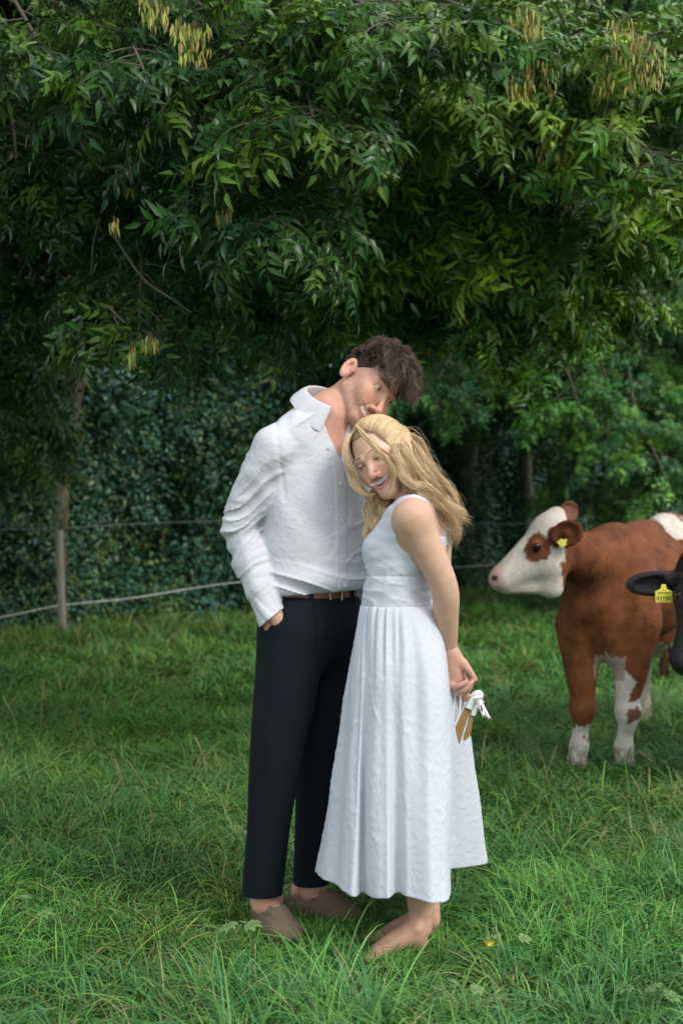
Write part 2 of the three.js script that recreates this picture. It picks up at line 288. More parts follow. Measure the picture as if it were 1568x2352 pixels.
{
  const R = rng(11), greens = [[0.08, 0.2, 0.036], [0.11, 0.25, 0.045], [0.06, 0.17, 0.05], [0.16, 0.29, 0.065], [0.09, 0.22, 0.075]], straw = [[0.33, 0.27, 0.13], [0.27, 0.25, 0.1]];
  function blade(b, ox, oz, a, r0, len, wid, lay, isS, k) {
    const L = len * (0.45 + 0.75 * R()), w = wid * (0.6 + 0.7 * R()), lean = lay * (0.3 + R() * 0.9), dir = a + (R() - 0.5) * 1.6;
    const base = isS ? straw[k % 2] : greens[Math.floor(R() * 5)], f = 0.65 + 0.75 * R() * R() + 0.25 * R(), c = base.map((x) => x * f);
    const p = V(ox + Math.cos(a) * r0, 0, oz + Math.sin(a) * r0), d = V(Math.cos(dir), 0, Math.sin(dir)), side = V(-d.z, 0, d.x).applyAxisAngle(d, (R() - 0.5) * 1.2);
    const N = 5; let ang = 0.15 + R() * 0.75, prev = null; const step = L / N, bend = lean * 0.55;
    for (let s = 0; s <= N; s++) {
      const t = s / N, hw = w * 0.5 * (t < 0.25 ? 0.7 + t * 1.2 : 1 - Math.pow((t - 0.25) / 0.75, 1.8));
      if (s === N) { b.t(prev[0], prev[1], b.v(p, c, 0.5, t)); break; }
      const cur = [b.v(p.clone().addScaledVector(side, -hw), c, 0, t), b.v(p.clone().addScaledVector(side, hw), c, 1, t)];
      if (prev) { b.t(prev[0], prev[1], cur[0]); b.t(prev[1], cur[1], cur[0]); }
      prev = cur; p.addScaledVector(d, Math.sin(ang) * step); p.y += Math.cos(ang) * step; ang = Math.min(ang + bend * (0.5 + R() * 0.5), 2.0);
    }
  }
  // a patch: several tufts of unlike height on a disc, all leaning about the same way
  function patch(radius, tufts, blades, len, wid, lay, strawShare) {
    const b = new Build(), wind = R() * 6.28;
    for (let k = 0; k < tufts; k++) {
      const q = Math.sqrt(R()) * radius, a = R() * 6.283, h = len * (0.65 + 0.7 * R()), st = R() < 0.2 ? strawShare * 3 : strawShare * 0.5;
      for (let j = 0; j < blades; j++) blade(b, Math.cos(a) * q, Math.sin(a) * q, R() < 0.45 ? wind + (R() - 0.5) : R() * 6.283, Math.sqrt(R()) * 0.05, h, wid, lay, R() < st, j);
    }
    return b.geo();
  }
  const set = (n, f) => Array.from({ length: n }, (_, k) => ({ g: f(k), m: [], c: [] }));
  const near = set(9, (k) => patch(0.25, 26, 26, 0.125 + 0.01 * k, 0.0038, 1.15 + 0.25 * (k % 3), k % 3 === 2 ? 0.1 : 0.03));
  const short = set(4, () => patch(0.07, 4, 24, 0.085, 0.004, 1.0, 0.08));
  const tall = set(3, () => patch(0.16, 3, 20, 0.4, 0.007, 0.5, 0.25)), far = set(5, () => patch(0.3, 16, 24, 0.19, 0.008, 1.05, 0.07));
  const Q = new THREE.Quaternion(), E = new THREE.Euler();
  const put = (k, x, z, s, tint, sy = 1) => {
    E.set((R() - 0.5) * 0.12, R() * 6.283, (R() - 0.5) * 0.12); Q.setFromEuler(E);
    k.m.push(new THREE.Matrix4().compose(V(x, groundY(x, z) - 0.012, z), Q, V(s, s * sy, s))); k.c.push(tint);
  };
  const feet = [[at(622, 2120, 4.0), 0.1], [at(742, 2100, 4.2), 0.12], [at(950, 2150, 3.92), 0.085]];
  function tintAt(x, z) {
    const a = noise3(x * 0.8, 1.7, z * 0.8), b = noise3(x * 2.3, 9.7, z * 2.3), c = noise3(x * 0.45 + 7, 4.2, z * 0.45);
    const dry = sstep(0.1, 0.75, a * 0.7 + b * 0.4);
    return mix3([0.9 + 0.2 * b, 1.0 + 0.12 * b, 0.95 - 0.2 * c], [1.35, 1.12, 1.1], dry * 0.35).map((v) => v * (1.0 + 0.18 * c));
  }
  function band(d0, d1, gap, kinds, big) {                 // jittered rows
    for (let D = d0; D < d1; D += gap) for (let x = -(0.26 * D + 1.5); x < 0.26 * D + 1.5 + D * 0.14; x += gap) {
      const X = x + (R() - 0.5) * gap * 1.3, Z = -D - (R() - 0.5) * gap * 1.3;
      if (Z < pastureEdge(X) - 0.3) continue;
      const clump = noise3(X * 1.6, 5.5, Z * 1.6) + 0.4 * noise3(X * 4, 8.5, Z * 4), t = tintAt(X, Z).map((v) => v * (0.9 + 0.2 * R()));
      if (feet.some(([f, r]) => Math.hypot(X - f.x, Z - f.z) < r + 0.17)) { for (let j = 0; j < 5; j++) { const u = X + (R() - 0.5) * 0.2, w = Z + (R() - 0.5) * 0.2; if (feet.every(([f, r]) => Math.hypot(u - f.x, w - f.z) > r * 0.7)) put(short[j % 4], u, w, 0.8 + 0.4 * R(), t); } continue; }
      put(kinds[Math.floor(R() * kinds.length)], X, Z, big * (0.9 + 0.2 * R()), t, Math.max(0.45, (0.8 + 0.4 * clump)) * (0.85 + 0.3 * R()));
    }
  }
  band(2.3, 5.4, 0.215, near, 1); band(5.4, 9, 0.26, near, 1.15); band(9, 16, 0.34, far, 1); band(16, 34, 0.5, far, 1.3);
  for (const [f, n, rx] of [[feet[0][0], 16, 0.13], [feet[1][0], 16, 0.15], [feet[2][0], 26, 0.17]]) for (let k = 0; k < n; k++) {   // blades crossing the feet
    const a = -0.3 + 3.7 * R(), q = rx * (0.85 + 0.4 * R()), x = f.x - 0.03 + Math.cos(a) * q * 1.1, z = f.z + Math.abs(Math.sin(a)) * q * 0.8; put(short[k % 4], x, z, 0.75 + 0.35 * R(), tintAt(x, z));
  }
  for (let k = 0; k < 700; k++) {                         // rank growth along the fence
    const x = -5.5 + R() * 13, e = pastureEdge(x), z = e + 0.15 + Math.pow(R(), 1.6) * 1.5;
    put(tall[k % 3], x, z, 0.5 + 0.5 * R(), mix3(tintAt(x, z), [1.35, 1.1, 0.9], R() * 0.7));
  }
  const grass = new THREE.Group(); grass.name = 'grass'; tag(grass, 'long tousled green pasture grass with straw blades', 'grass', null, 'stuff'); scene.add(grass);
  const gm = std(null, 0.55, { vertexColors: true, specularIntensity: 0.35 });
  for (const k of [...near, ...short, ...tall, ...far]) inst('grass_tuft', k.g, gm, k.m, k.c, grass).userData.kind = 'stuff';
  // bent straw-coloured seed stalks standing in the grass
  const sb = new Build();
  for (let k = 0; k < 110; k++) {
    const D = 4.8 + 9 * R(), x = (R() * 2 - 1.15) * (0.24 * D + 0.2), z = -D; if (z < pastureEdge(x) + 0.2) continue;
    const h = 0.16 + 0.16 * R(), a = R() * 6.28, l = 0.05 + 0.1 * R(), y = groundY(x, z), w = 0.0008 * (0.6 + D * 0.14);
    const pts = [V(x, y, z), V(x + Math.cos(a) * l * 0.3, y + h * 0.6, z + Math.sin(a) * l * 0.3), V(x + Math.cos(a) * l, y + h, z + Math.sin(a) * l)];
    sb.tube(curve(pts, 6), (t) => w * (t > 0.72 ? 2.3 - 4 * Math.abs(t - 0.86) : 1), 4, straw[k % 2].map((v) => v * (0.8 + 0.5 * R())));
  }
  mesh('seed_stalks', sb.geo(), gm, grass).userData.kind = 'stuff';
}
// ---------------------------------------------------------------- ash trees, hedge, fence
const LEAF_R = rng(31);
const leafTone = { green: [0.05, 0.13, 0.022], deep: [0.026, 0.085, 0.026], lime: [0.11, 0.21, 0.025], blue: [0.035, 0.085, 0.055] };
// one leaflet: lance-shaped, folded along the midrib and drooping at the tip
function leaflet(b, o, dir, nor, L, W, c, fold = 0.25, droop = 0.35) {
  const side = dir.clone().cross(nor).normalize(), st = [0, 0.28, 0.62, 1], hw = [0, 1, 0.72, 0], mid = [], lf = [], rt = [];
  for (let k = 0; k < 4; k++) {
    const t = st[k], p = o.clone().addScaledVector(dir, t * L).addScaledVector(nor, -droop * L * t * t);
    mid.push(b.v(p, c.map((v) => v * 1.12), 0.5, t));
    if (hw[k]) { const h = hw[k] * W / 2; lf[k] = b.v(p.clone().addScaledVector(side, h).addScaledVector(nor, fold * h), c, 0, t); rt[k] = b.v(p.clone().addScaledVector(side, -h).addScaledVector(nor, fold * h), c, 1, t); }
  }
  for (const [s, f] of [[lf, 0], [rt, 1]]) {
    const tri = (x, y, z) => (f ? b.t(x, z, y) : b.t(x, y, z));
    tri(mid[0], s[1], mid[1]); tri(mid[1], s[1], s[2]); tri(mid[1], s[2], mid[2]); tri(mid[2], s[2], mid[3]);
  }
}
// pinnate leaf growing along +x from the origin, upper side +y
function ashLeaf(b, M, pairs, L, lw, c, R) {
  const n = pairs * 2 + 1, len = 0.035 + pairs * 0.036, arch = 0.15 + 0.75 * R(), P = (t) => V(t * len, 0.12 * len * t - arch * len * t * t, (R() - 0.5) * 0.002);
  const X = (p) => p.clone().applyMatrix4(M), D = (d) => d.clone().transformDirection(M);
  b.tube([0, 0.33, 0.66, 1].map((t) => X(P(t))), 0.0013, 3, [0.13, 0.17, 0.06], false);
  for (let k = 0; k < pairs; k++) for (const s of [-1, 1]) {
    const t = 0.28 + 0.66 * k / pairs, dir = V(0.35 + 0.5 * R(), 0.15 - 0.75 * R(), s * (0.65 + 0.35 * R())).normalize(), nor = V(0.9 * (R() - 0.4), 1, s * 1.1 * (R() - 0.45)).normalize();
    const f = 0.85 + 0.3 * R(); leaflet(b, X(P(t)), D(dir), D(nor), L * (0.75 + 0.35 * Math.sin((k + 1) / pairs * 2.4)) * (0.9 + 0.2 * R()), lw, c.map((v) => v * f), 0.3, 0.25 + 0.3 * R());
  }
  leaflet(b, X(P(1)), D(V(1, -0.5, 0).normalize()), D(V(0.5, 1, 0).normalize()), L, lw, c, 0.3, 0.4);
}
const one = new THREE.Matrix4();
function leafGeo(seed, tone, pairs) { const R = rng(seed), b = new Build(); ashLeaf(b, one, pairs, 0.078, 0.023, tone, R); return b.geo(); }
function shootGeo(seed, tone, n) {                          // twig end with opposite pinnate leaves, along +x
  const R = rng(seed), b = new Build(), L = 0.22; b.tube([V(0, 0, 0), V(L * 0.5, 0.01, 0), V(L, 0, 0.01)], 0.0025, 3, [0.11, 0.1, 0.07], false);
  for (let k = 0; k < n; k++) {
    const t = 0.15 + 0.85 * k / (n - 1), yaw = (k % 2 ? 1 : -1) * (1.2 - 0.7 * t) + (R() - 0.5) * 0.5, m = new THREE.Matrix4().makeRotationFromEuler(new THREE.Euler((R() - 0.5) * 1.6, yaw, 0.3 - 1.1 * R(), 'YXZ')).setPosition(t * L, 0, 0);
    ashLeaf(b, m, 3 + (R() < 0.45 ? 1 : 0), 0.074 * (0.8 + 0.4 * R()), 0.026, tone.map((v) => v * (0.85 + 0.3 * R())), R);
  }
  return b.geo();
}
const leafMat = std(null, 0.32, { vertexColors: true, specularIntensity: 0.5, transmission: 0.4, thickness: 0 });
const dullLeafMat = std(null, 0.34, { vertexColors: true, specularIntensity: 0.6 });
const barkTex = noiseTex(256, (u, v) => { const a = torus(u * 1, v, 10) * 0.5 + torus(u, v, 30, 4) * 0.3 + torus(u, v, 70, 8) * 0.3; return mix3([0.58, 0.55, 0.44], [0.34, 0.31, 0.24], clamp(0.5 + a, 0, 1)); }, true);
const barkMat = std(null, 0.9, { map: barkTex, bumpMap: barkTex, bumpScale: 0.012 });
const twigMat = std([0.13, 0.115, 0.08], 0.8);
const shoots = [0, 1, 2, 3, 4, 5, 6, 7].map((k) => shootGeo(100 + k, [leafTone.green, leafTone.deep, leafTone.green, leafTone.lime][k % 4], 5 + k % 3));
const leaves = [0, 1, 2, 3].map((k) => leafGeo(200 + k, [leafTone.green, leafTone.lime, leafTone.green, leafTone.deep][k], 3 + (k % 2)));

// frame with +x along d and +y near up, rolled a little
function frame(p, d, R, s, roll = 1.6) {
  const x = d.clone().normalize(), z = x.clone().cross(V(0, 1, 0)).normalize(), y = z.clone().cross(x), m = new THREE.Matrix4().makeBasis(x, y, z);
  m.multiply(new THREE.Matrix4().makeRotationX((R() - 0.5) * roll)); m.scale(V(s, s, s)); return m.setPosition(p);
}
class Crown {                                               // collects shoots (instanced) and single leaves (meshes)
  constructor(R) { this.R = R; this.m = shoots.map(() => []); this.c = shoots.map(() => []); this.single = []; this.twigs = new Build(); }
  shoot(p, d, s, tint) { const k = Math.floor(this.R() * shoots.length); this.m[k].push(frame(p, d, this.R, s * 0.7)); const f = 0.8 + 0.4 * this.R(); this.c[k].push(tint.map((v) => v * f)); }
  // side twig from p along d, length L: drooping, with shoots
  twig(p, d, L, n, s, tint, rad = 0.004) {
    const R = this.R, q = p.clone(), dd = d.clone().normalize(), pts = [q.clone()];
    for (let k = 0; k < 4; k++) { q.addScaledVector(dd, L / 4); dd.y -= 0.1 + 0.1 * R(); dd.x += (R() - 0.5) * 0.2; dd.z += (R() - 0.5) * 0.2; dd.normalize(); pts.push(q.clone()); }
    this.twigs.tube(pts, (t) => rad * (1 - 0.6 * t), 4);
    for (let k = 0; k < n; k++) {
      const t = n > 1 ? 0.3 + 0.7 * k / (n - 1) : 1, i = Math.min(3, Math.floor(t * 4)), f = t * 4 - i, o = pts[i].clone().lerp(pts[i + 1], Math.min(f, 1));
      const e = pts[i + 1].clone().sub(pts[i]).normalize(); if (k < n - 1) { e.x += (R() - 0.5) * 1.6; e.z += (R() - 0.5) * 1.6; e.y -= 0.25 * R(); }
      this.shoot(o, e, s * (0.62 + 0.7 * R()), tint);
    }
    return pts;
  }
  finish(parent, mat, name = 'foliage') { shoots.forEach((g, k) => { if (this.m[k].length) inst(name, g, mat, this.m[k], this.c[k], parent).userData.kind = 'stuff'; }); }
}
// bough: a limb from the trunk to its tip, with drooping twigs along its outer part
function bough(cr, parent, from, tip, o) {
  const R = cr.R, mid = from.clone().lerp(tip, 0.5).add(V((R() - 0.5) * 0.5, (o.lift ?? 0.5), (R() - 0.5) * 0.5)), late = from.clone().lerp(tip, 0.8).add(V((R() - 0.5) * 0.2, (o.lift ?? 0.5) * 0.45, 0));
  const pts = curve([from, mid, late, tip], 24), b = new Build(), r0 = o.r ?? 0.035;
  b.tube(pts, (t) => lerp(r0, 0.005, Math.pow(t, 0.8)), 6);
  mesh('branch', b.geo(), twigMat, parent);
  const a = o.start ?? 0.45, n = Math.round((o.twigs ?? 12) * 1.5);
  for (let k = 0; k < n; k++) {
    const t = a + (1 - a) * (k + R() * 0.8) / n, i = Math.min(23, Math.floor(t * 24)), p = pts[i].clone().lerp(pts[i + 1], t * 24 - i), d = pts[Math.min(i + 1, 24)].clone().sub(pts[i]).normalize();
    const s = (k % 2 ? 1 : -1), sd = d.clone().cross(V(0, 1, 0)).normalize();
    const dir = d.clone().multiplyScalar(0.6).addScaledVector(sd, s * (0.5 + 0.5 * R())).add(V(0, (R() - 0.5) * 0.8, 0));
    cr.twig(p, dir, (o.len ?? 0.7) * (1.15 - 0.6 * t) * (0.7 + 0.6 * R()), (o.per ?? 4) + 2, o.s ?? 1, o.tint);
  }
  cr.shoot(tip, tip.clone().sub(late), o.s ?? 1, o.tint);
  return pts;
}
const trunk = (parent, pts, r0, r1, name = 'trunk') => {
  const b = new Build(), q = curve(pts, 40), R = rng(5 + pts.length);
  b.tube(q, (t) => lerp(r0, r1, t) * (1 + 0.12 * noise3(t * 9, 2, r0 * 50)) + 0.35 * r0 * Math.exp(-t * 16), 14); return mesh(name, b.geo(), barkMat, parent);
};
// ash keys: a hanging bunch of winged seeds
function seedBunch(p, n, spread, drop, R, dry) {
  const b = new Build();
  for (let k = 0; k < n; k++) {
    const o = p.clone().add(V((R() - 0.5) * spread, -R() * drop, (R() - 0.5) * spread)), d = V((R() - 0.5) * 0.5, -1, (R() - 0.5) * 0.5).normalize(), a = R() * 6.28;
    const c = mix3([0.27, 0.31, 0.04], [0.34, 0.24, 0.08], R() < dry ? 0.6 + 0.4 * R() : 0.3 * R()).map((v) => v * (0.7 + 0.5 * R()));
    leaflet(b, o, d, V(Math.cos(a), 0.2, Math.sin(a)).normalize(), 0.042 * (0.8 + 0.4 * R()), 0.0085, c, 0.1, 0.1);
    if (k % 3 === 0) b.tube([p.clone().add(V(0, 0.01, 0)), o], 0.0008, 3, [0.14, 0.12, 0.05], false);
  }
  return b.geo();
}
const seedMat = std(null, 0.65, { vertexColors: true });

// --- the near ash, rooted by the fence at the left, its boughs reaching out over the pasture
{
  const R = rng(41), base = [-2.75, 0, -14.1];
  const tree = thing('ash_tree', 'large leaning ash tree behind the left fence post, its keyed boughs overhanging the couple', 'tree');
  const T = [V(-2.85, -0.1, -14.0), at(140, 1080, 13.9), at(168, 900, 13.7), at(205, 750, 13.5), at(262, 590, 13.2), at(330, 330, 12.6), at(420, 0, 11.5), V(-0.7, 8.5, -10.5)];
  trunk(tree, T, 0.115, 0.05);
  trunk(tree, [at(205, 755, 13.75), at(190, 560, 13.4), at(90, 250, 12.6), at(-40, -150, 11.6)], 0.07, 0.03, 'limb');
  trunk(tree, [at(262, 590, 13.4), at(420, 420, 12.2), at(640, 200, 10.5), at(900, -60, 9), at(1150, -260, 8)], 0.07, 0.025, 'limb');
  const cr = new Crown(R), G = [1.25, 1.25, 1], shadeTint = [0.85, 0.97, 0.95], litTint = [2.1, 1.8, 1.1];  // light and shade painted into leaf tints: right boughs brightened, left and upper darkened
  const L = (px, py, D) => at(px, py, D);
  // [from, tip, options]; the limbs' far ends feed the boughs
  const list = [
    [L(760, 90, 7.4), L(1530, 372, 5.3), { tint: litTint, twigs: 14, len: 0.45, r: 0.018, start: 0.35, lift: 0.12 }],
    [L(640, 60, 6.5), L(1120, 262, 5.5), { tint: litTint, twigs: 8, len: 0.35, r: 0.012, start: 0.5, per: 3, lift: 0.02 }],
    [L(560, 330, 9.5), L(1385, 525, 6.6), { tint: litTint, twigs: 22, len: 0.6, r: 0.02, start: 0.3, lift: 0.25 }],
    [L(560, 330, 9.0), L(1240, 680, 6.7), { tint: litTint, twigs: 20, len: 0.6, r: 0.02, start: 0.35, lift: 0.3 }],
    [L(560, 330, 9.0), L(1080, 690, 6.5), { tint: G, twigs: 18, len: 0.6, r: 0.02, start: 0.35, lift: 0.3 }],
    [L(560, 300, 8.8), L(1330, 610, 6.9), { tint: litTint, twigs: 18, len: 0.6, r: 0.02, start: 0.35, lift: 0.3 }],
    [L(680, 330, 8), L(1310, 480, 6.2), { tint: litTint, twigs: 14, len: 0.5, r: 0.016, start: 0.4, lift: 0.2 }],
    [L(680, 330, 8), L(1150, 570, 6.1), { tint: litTint, twigs: 14, len: 0.5, r: 0.016, start: 0.4, lift: 0.2 }],
    [L(640, 330, 8), L(1000, 610, 6.1), { tint: litTint, twigs: 14, len: 0.5, r: 0.016, start: 0.4, lift: 0.2 }],
    [L(640, 300, 8), L(1090, 440, 6.0), { tint: litTint, twigs: 12, len: 0.45, r: 0.016, start: 0.4, lift: 0.2 }],
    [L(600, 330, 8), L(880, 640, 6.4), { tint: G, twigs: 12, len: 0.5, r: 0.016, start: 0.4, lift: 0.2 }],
    [L(900, -60, 8.2), L(1540, 150, 5.4), { tint: litTint, twigs: 14, len: 0.5, r: 0.016, start: 0.3, lift: 0.1 }],
    [L(900, -160, 8.2), L(1640, 250, 6.2), { tint: litTint, twigs: 16, len: 0.6, r: 0.02, start: 0.3, lift: 0.1 }],
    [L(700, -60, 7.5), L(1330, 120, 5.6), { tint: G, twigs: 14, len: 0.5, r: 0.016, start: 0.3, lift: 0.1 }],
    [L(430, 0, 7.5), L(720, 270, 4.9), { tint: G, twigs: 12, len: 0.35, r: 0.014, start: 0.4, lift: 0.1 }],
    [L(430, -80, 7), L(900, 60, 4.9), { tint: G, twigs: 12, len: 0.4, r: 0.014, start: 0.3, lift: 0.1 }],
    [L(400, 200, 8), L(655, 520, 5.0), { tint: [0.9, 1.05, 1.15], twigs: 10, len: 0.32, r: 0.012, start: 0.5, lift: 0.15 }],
    [L(380, 260, 9), L(520, 640, 6.0), { tint: shadeTint, twigs: 14, len: 0.5, r: 0.015, start: 0.4, lift: 0.2 }],
    [L(280, 300, 9), L(320, 735, 5.6), { tint: shadeTint, twigs: 7, len: 0.3, r: 0.01, start: 0.75, lift: 0.25, per: 3 }],
    [L(300, 300, 9), L(130, 640, 7.5), { tint: shadeTint, twigs: 14, len: 0.6, r: 0.02, start: 0.3, lift: 0.3 }],
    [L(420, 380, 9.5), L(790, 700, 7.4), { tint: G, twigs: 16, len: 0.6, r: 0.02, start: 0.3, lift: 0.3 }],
    [L(420, 380, 9.5), L(640, 690, 8.2), { tint: shadeTint, twigs: 16, len: 0.6, r: 0.02, start: 0.3, lift: 0.3 }],
    [L(200, 150, 9), L(480, 330, 6.0), { tint: shadeTint, twigs: 14, len: 0.5, r: 0.02, start: 0.2, lift: 0.1 }],
    [L(150, 100, 9), L(260, 420, 6.2), { tint: shadeTint, twigs: 14, len: 0.5, r: 0.02, start: 0.2, lift: 0.1 }],
    [L(100, 60, 9), L(40, 380, 6.4), { tint: shadeTint, twigs: 14, len: 0.5, r: 0.02, start: 0.2, lift: 0.1 }],
    [L(60, 300, 10.5), L(-60, 600, 7.5), { tint: shadeTint, twigs: 16, len: 0.6, r: 0.02, start: 0.2, lift: 0.3 }],
    [L(60, 300, 10.5), L(60, 760, 9.5), { tint: shadeTint, twigs: 14, len: 0.6, r: 0.02, start: 0.2, lift: 0.3 }],
    [L(200, -50, 8), L(330, 160, 5.2), { tint: shadeTint, twigs: 12, len: 0.45, r: 0.015, start: 0.2, lift: 0.1 }],
    [L(100, -80, 8), L(120, 140, 5.2), { tint: shadeTint, twigs: 12, len: 0.45, r: 0.015, start: 0.2, lift: 0.1 }],
    [L(300, -100, 8), L(560, 120, 5.3), { tint: shadeTint, twigs: 12, len: 0.45, r: 0.015, start: 0.2, lift: 0.1 }],
  ];
  for (const [px, py, D] of [[40, 930, 9.5], [-20, 1010, 10], [10, 800, 9], [40, 1060, 11.5], [520, 730, 10.5], [420, 690, 9.5], [-40, 880, 8.5], [620, 760, 11]]) list.push([L(px * 0.6 + 60, py - 430, D + 1.2), L(px, py, D), { tint: shadeTint, twigs: 10, len: 0.55, r: 0.014, start: 0.35, lift: 0.25, s: 1.1 }]);
  // the rest of the crown: behind, above and beyond the frame at the left
  for (let k = 0; k < 34; k++) {
    const D = 8.5 + 5 * R(), px = -200 + 950 * R(), py = -330 + 900 * R();
    list.push([L(330 + 200 * R(), 120 + 200 * R(), Math.min(12.6, D + 2)), L(px, py, D), { tint: shadeTint, twigs: 13, len: 0.8, r: 0.03, start: 0.2, lift: 0.5, per: 4, s: 1.1 }]);
  }
  for (let k = 0; k < 30; k++) list.push([V(-1.6, 5, -11.5), V(-5.5 + 4.2 * R(), 3.6 + 3 * R(), -3.8 - 7 * R()), { tint: shadeTint, twigs: 12, len: 0.9, r: 0.04, start: 0.3, lift: 0.8, s: 1.2 }]);
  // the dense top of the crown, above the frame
  for (let k = 0; k < 44; k++) { const D = 3.6 + 7.5 * R(), x = -5.8 + R() * (D < 6.2 ? 5 : 6.4); list.push([V(-1.4, 6, -11), V(x, 2.5 + 0.36 * D + 2.2 * R(), -D), { tint: shadeTint, twigs: 10, len: 1.0, r: 0.04, start: 0.35, lift: 0.9, s: 1.9 }]); }
  const ends = list.map(([a, b, o]) => bough(cr, tree, a, b, o));
  cr.finish(tree, leafMat);
  mesh('twigs', cr.twigs.geo(), twigMat, tree).userData.kind = 'stuff';
  // single leaves that stand clear on the nearest boughs
  const near = [0, 1, 2, 3, 6, 7, 8, 11, 14, 15, 16, 18]; let count = 0;
  for (const k of near) for (let j = 0; j < 24 && count < 285; j++, count++) {
    const pts = ends[k], o = list[k][2], t = lerp(o.start + 0.1, 1, R()), i = Math.min(23, Math.floor(t * 24)), p = pts[i].clone().lerp(pts[i + 1], R()), d = pts[i + 1].clone().sub(pts[i]).normalize();
    const dir = d.addScaledVector(V(R() - 0.5, (R() - 0.5) * 0.4, R() - 0.5), 2.2), m = frame(p, dir, R, 0.66 + 0.22 * R()), leaf = mesh('leaf', leaves[Math.floor(R() * 4)], leafMat, tree);
    m.decompose(leaf.position, leaf.quaternion, leaf.scale);
  }
  for (const [px, py, D, n, sp, dr, dry] of [[450, 55, 5.1, 70, 0.09, 0.1, 0.2], [352, -10, 5.2, 55, 0.08, 0.08, 0.1], [415, 45, 5.1, 30, 0.05, 0.05, 0.1], [1195, 165, 5.6, 60, 0.1, 0.1, 0.5], [1235, 140, 5.6, 70, 0.12, 0.12, 0.5], [1210, 20, 5.5, 60, 0.1, 0.08, 0.4], [1275, 300, 5.7, 80, 0.12, 0.1, 0.4], [1330, 310, 5.7, 60, 0.1, 0.08, 0.4],
    [1055, 520, 6.3, 50, 0.11, 0.12, 0.15], [985, 470, 6.3, 45, 0.1, 0.1, 0.15], [930, 500, 6.4, 40, 0.1, 0.08, 0.15], [1090, 620, 6.6, 50, 0.08, 0.1, 0.4], [1490, 90, 5.3, 70, 0.12, 0.12, 0.5], [1400, 130, 5.5, 60, 0.1, 0.1, 0.5], [1440, 40, 5.4, 60, 0.12, 0.1, 0.5], [1030, 80, 5.4, 22, 0.03, 0.05, 1], [1180, 395, 5.9, 20, 0.03, 0.04, 1],
    [285, 380, 6, 40, 0.06, 0.08, 0.3], [510, 445, 5.4, 50, 0.06, 0.08, 0.4], [262, 500, 5.6, 16, 0.03, 0.03, 0.1], [345, 768, 5.55, 44, 0.05, 0.035, 0.15], [303, 790, 5.55, 26, 0.025, 0.045, 0.1], [560, 210, 6, 40, 0.07, 0.08, 0.5], [690, 660, 7.2, 40, 0.1, 0.08, 0.4], [820, 560, 6.7, 30, 0.08, 0.08, 0.2], [1120, 560, 6.6, 50, 0.1, 0.1, 0.5], [920, 60, 5.8, 50, 0.14, 0.1, 0.4]])
    mesh('seed_cluster', seedBunch(at(px, py, D - 0.3), Math.round(n * 1.25), sp * 1.15, dr * 1.2, R, dry), seedMat, tree);
  for (const path of [[[262, 540, 5.8], [330, 640, 5.7], [400, 690, 5.6], [440, 718, 5.6]], [[250, 705, 5.6], [290, 742, 5.57], [345, 768, 5.55]], [[262, 725, 5.6], [280, 760, 5.57], [303, 788, 5.55]], [[230, 500, 6], [215, 560, 6], [210, 640, 6]], [[700, 130, 5.9], [820, 190, 5.7], [930, 235, 5.6], [1030, 245, 5.6]], [[740, 200, 5.9], [850, 270, 5.8], [930, 275, 5.8]], [[1080, 40, 5.7], [1160, 100, 5.6], [1215, 120, 5.6]], [[1400, 100, 5.5], [1480, 85, 5.4], [1560, 55, 5.3]]]) {
    const b = new Build(); b.tube(curve(path.map((q) => at(...q)), 16), (t) => 0.006 * (1 - 0.5 * t), 6); mesh('twig', b.geo(), twigMat, tree);
  }
}
// --- two more ashes farther along the fence
function ash(label, T, r, box, n, seed, tint, lim) {
  const R = rng(seed), tree = thing('ash_tree', label, 'tree'), cr = new Crown(R);
  trunk(tree, T, r, r * 0.4);
  for (const l of lim) trunk(tree, l, r * 0.5, r * 0.2, 'limb');
  const top = T[T.length - 1], fork = T[Math.floor(T.length / 2)];
  for (let k = 0; k < n; k++) {
    const tip = V(lerp(box[0], box[1], R()), lerp(box[2], box[3], R()), lerp(box[4], box[5], R())), from = fork.clone().lerp(top, R()); if (from.y > tip.y + 3) from.lerp(fork, 0.7);
    bough(cr, tree, from, tip, { tint, twigs: 12, len: 0.9, r: 0.03, start: 0.25, lift: 0.6, per: 4, s: 1.15 });
  }
  cr.finish(tree, dullLeafMat); mesh('twigs', cr.twigs.geo(), twigMat, tree).userData.kind = 'stuff';
}
ash('ash tree with a pale lichened trunk just right of the couple', [V(1.8, -0.1, -19.9), at(1068, 1150, 19.8), at(1088, 960, 19.5), at(1100, 800, 19), at(1130, 560, 17.8), V(2.2, 8.6, -16.5)], 0.13, [0.2, 3.6, 2.2, 7.5, -18.5, -13], 34, 51, [1.0, 1.25, 1.5], [[at(1096, 830, 18.4), at(1180, 690, 17.6), at(1290, 480, 16.5)]]);
ash('ash tree with a straight grey trunk behind the brown calf', [V(2.65, -0.1, -21), at(1212, 1190, 20.8), at(1205, 1080, 20.6), at(1220, 850, 20), at(1300, 500, 19), V(4.5, 9.5, -17.5)], 0.13, [1.9, 7.2, 0.9, 8.5, -20, -13], 84, 52, [1.1, 1.35, 1.4], [[at(1225, 820, 20), at(1360, 700, 18), at(1480, 600, 16)]]);

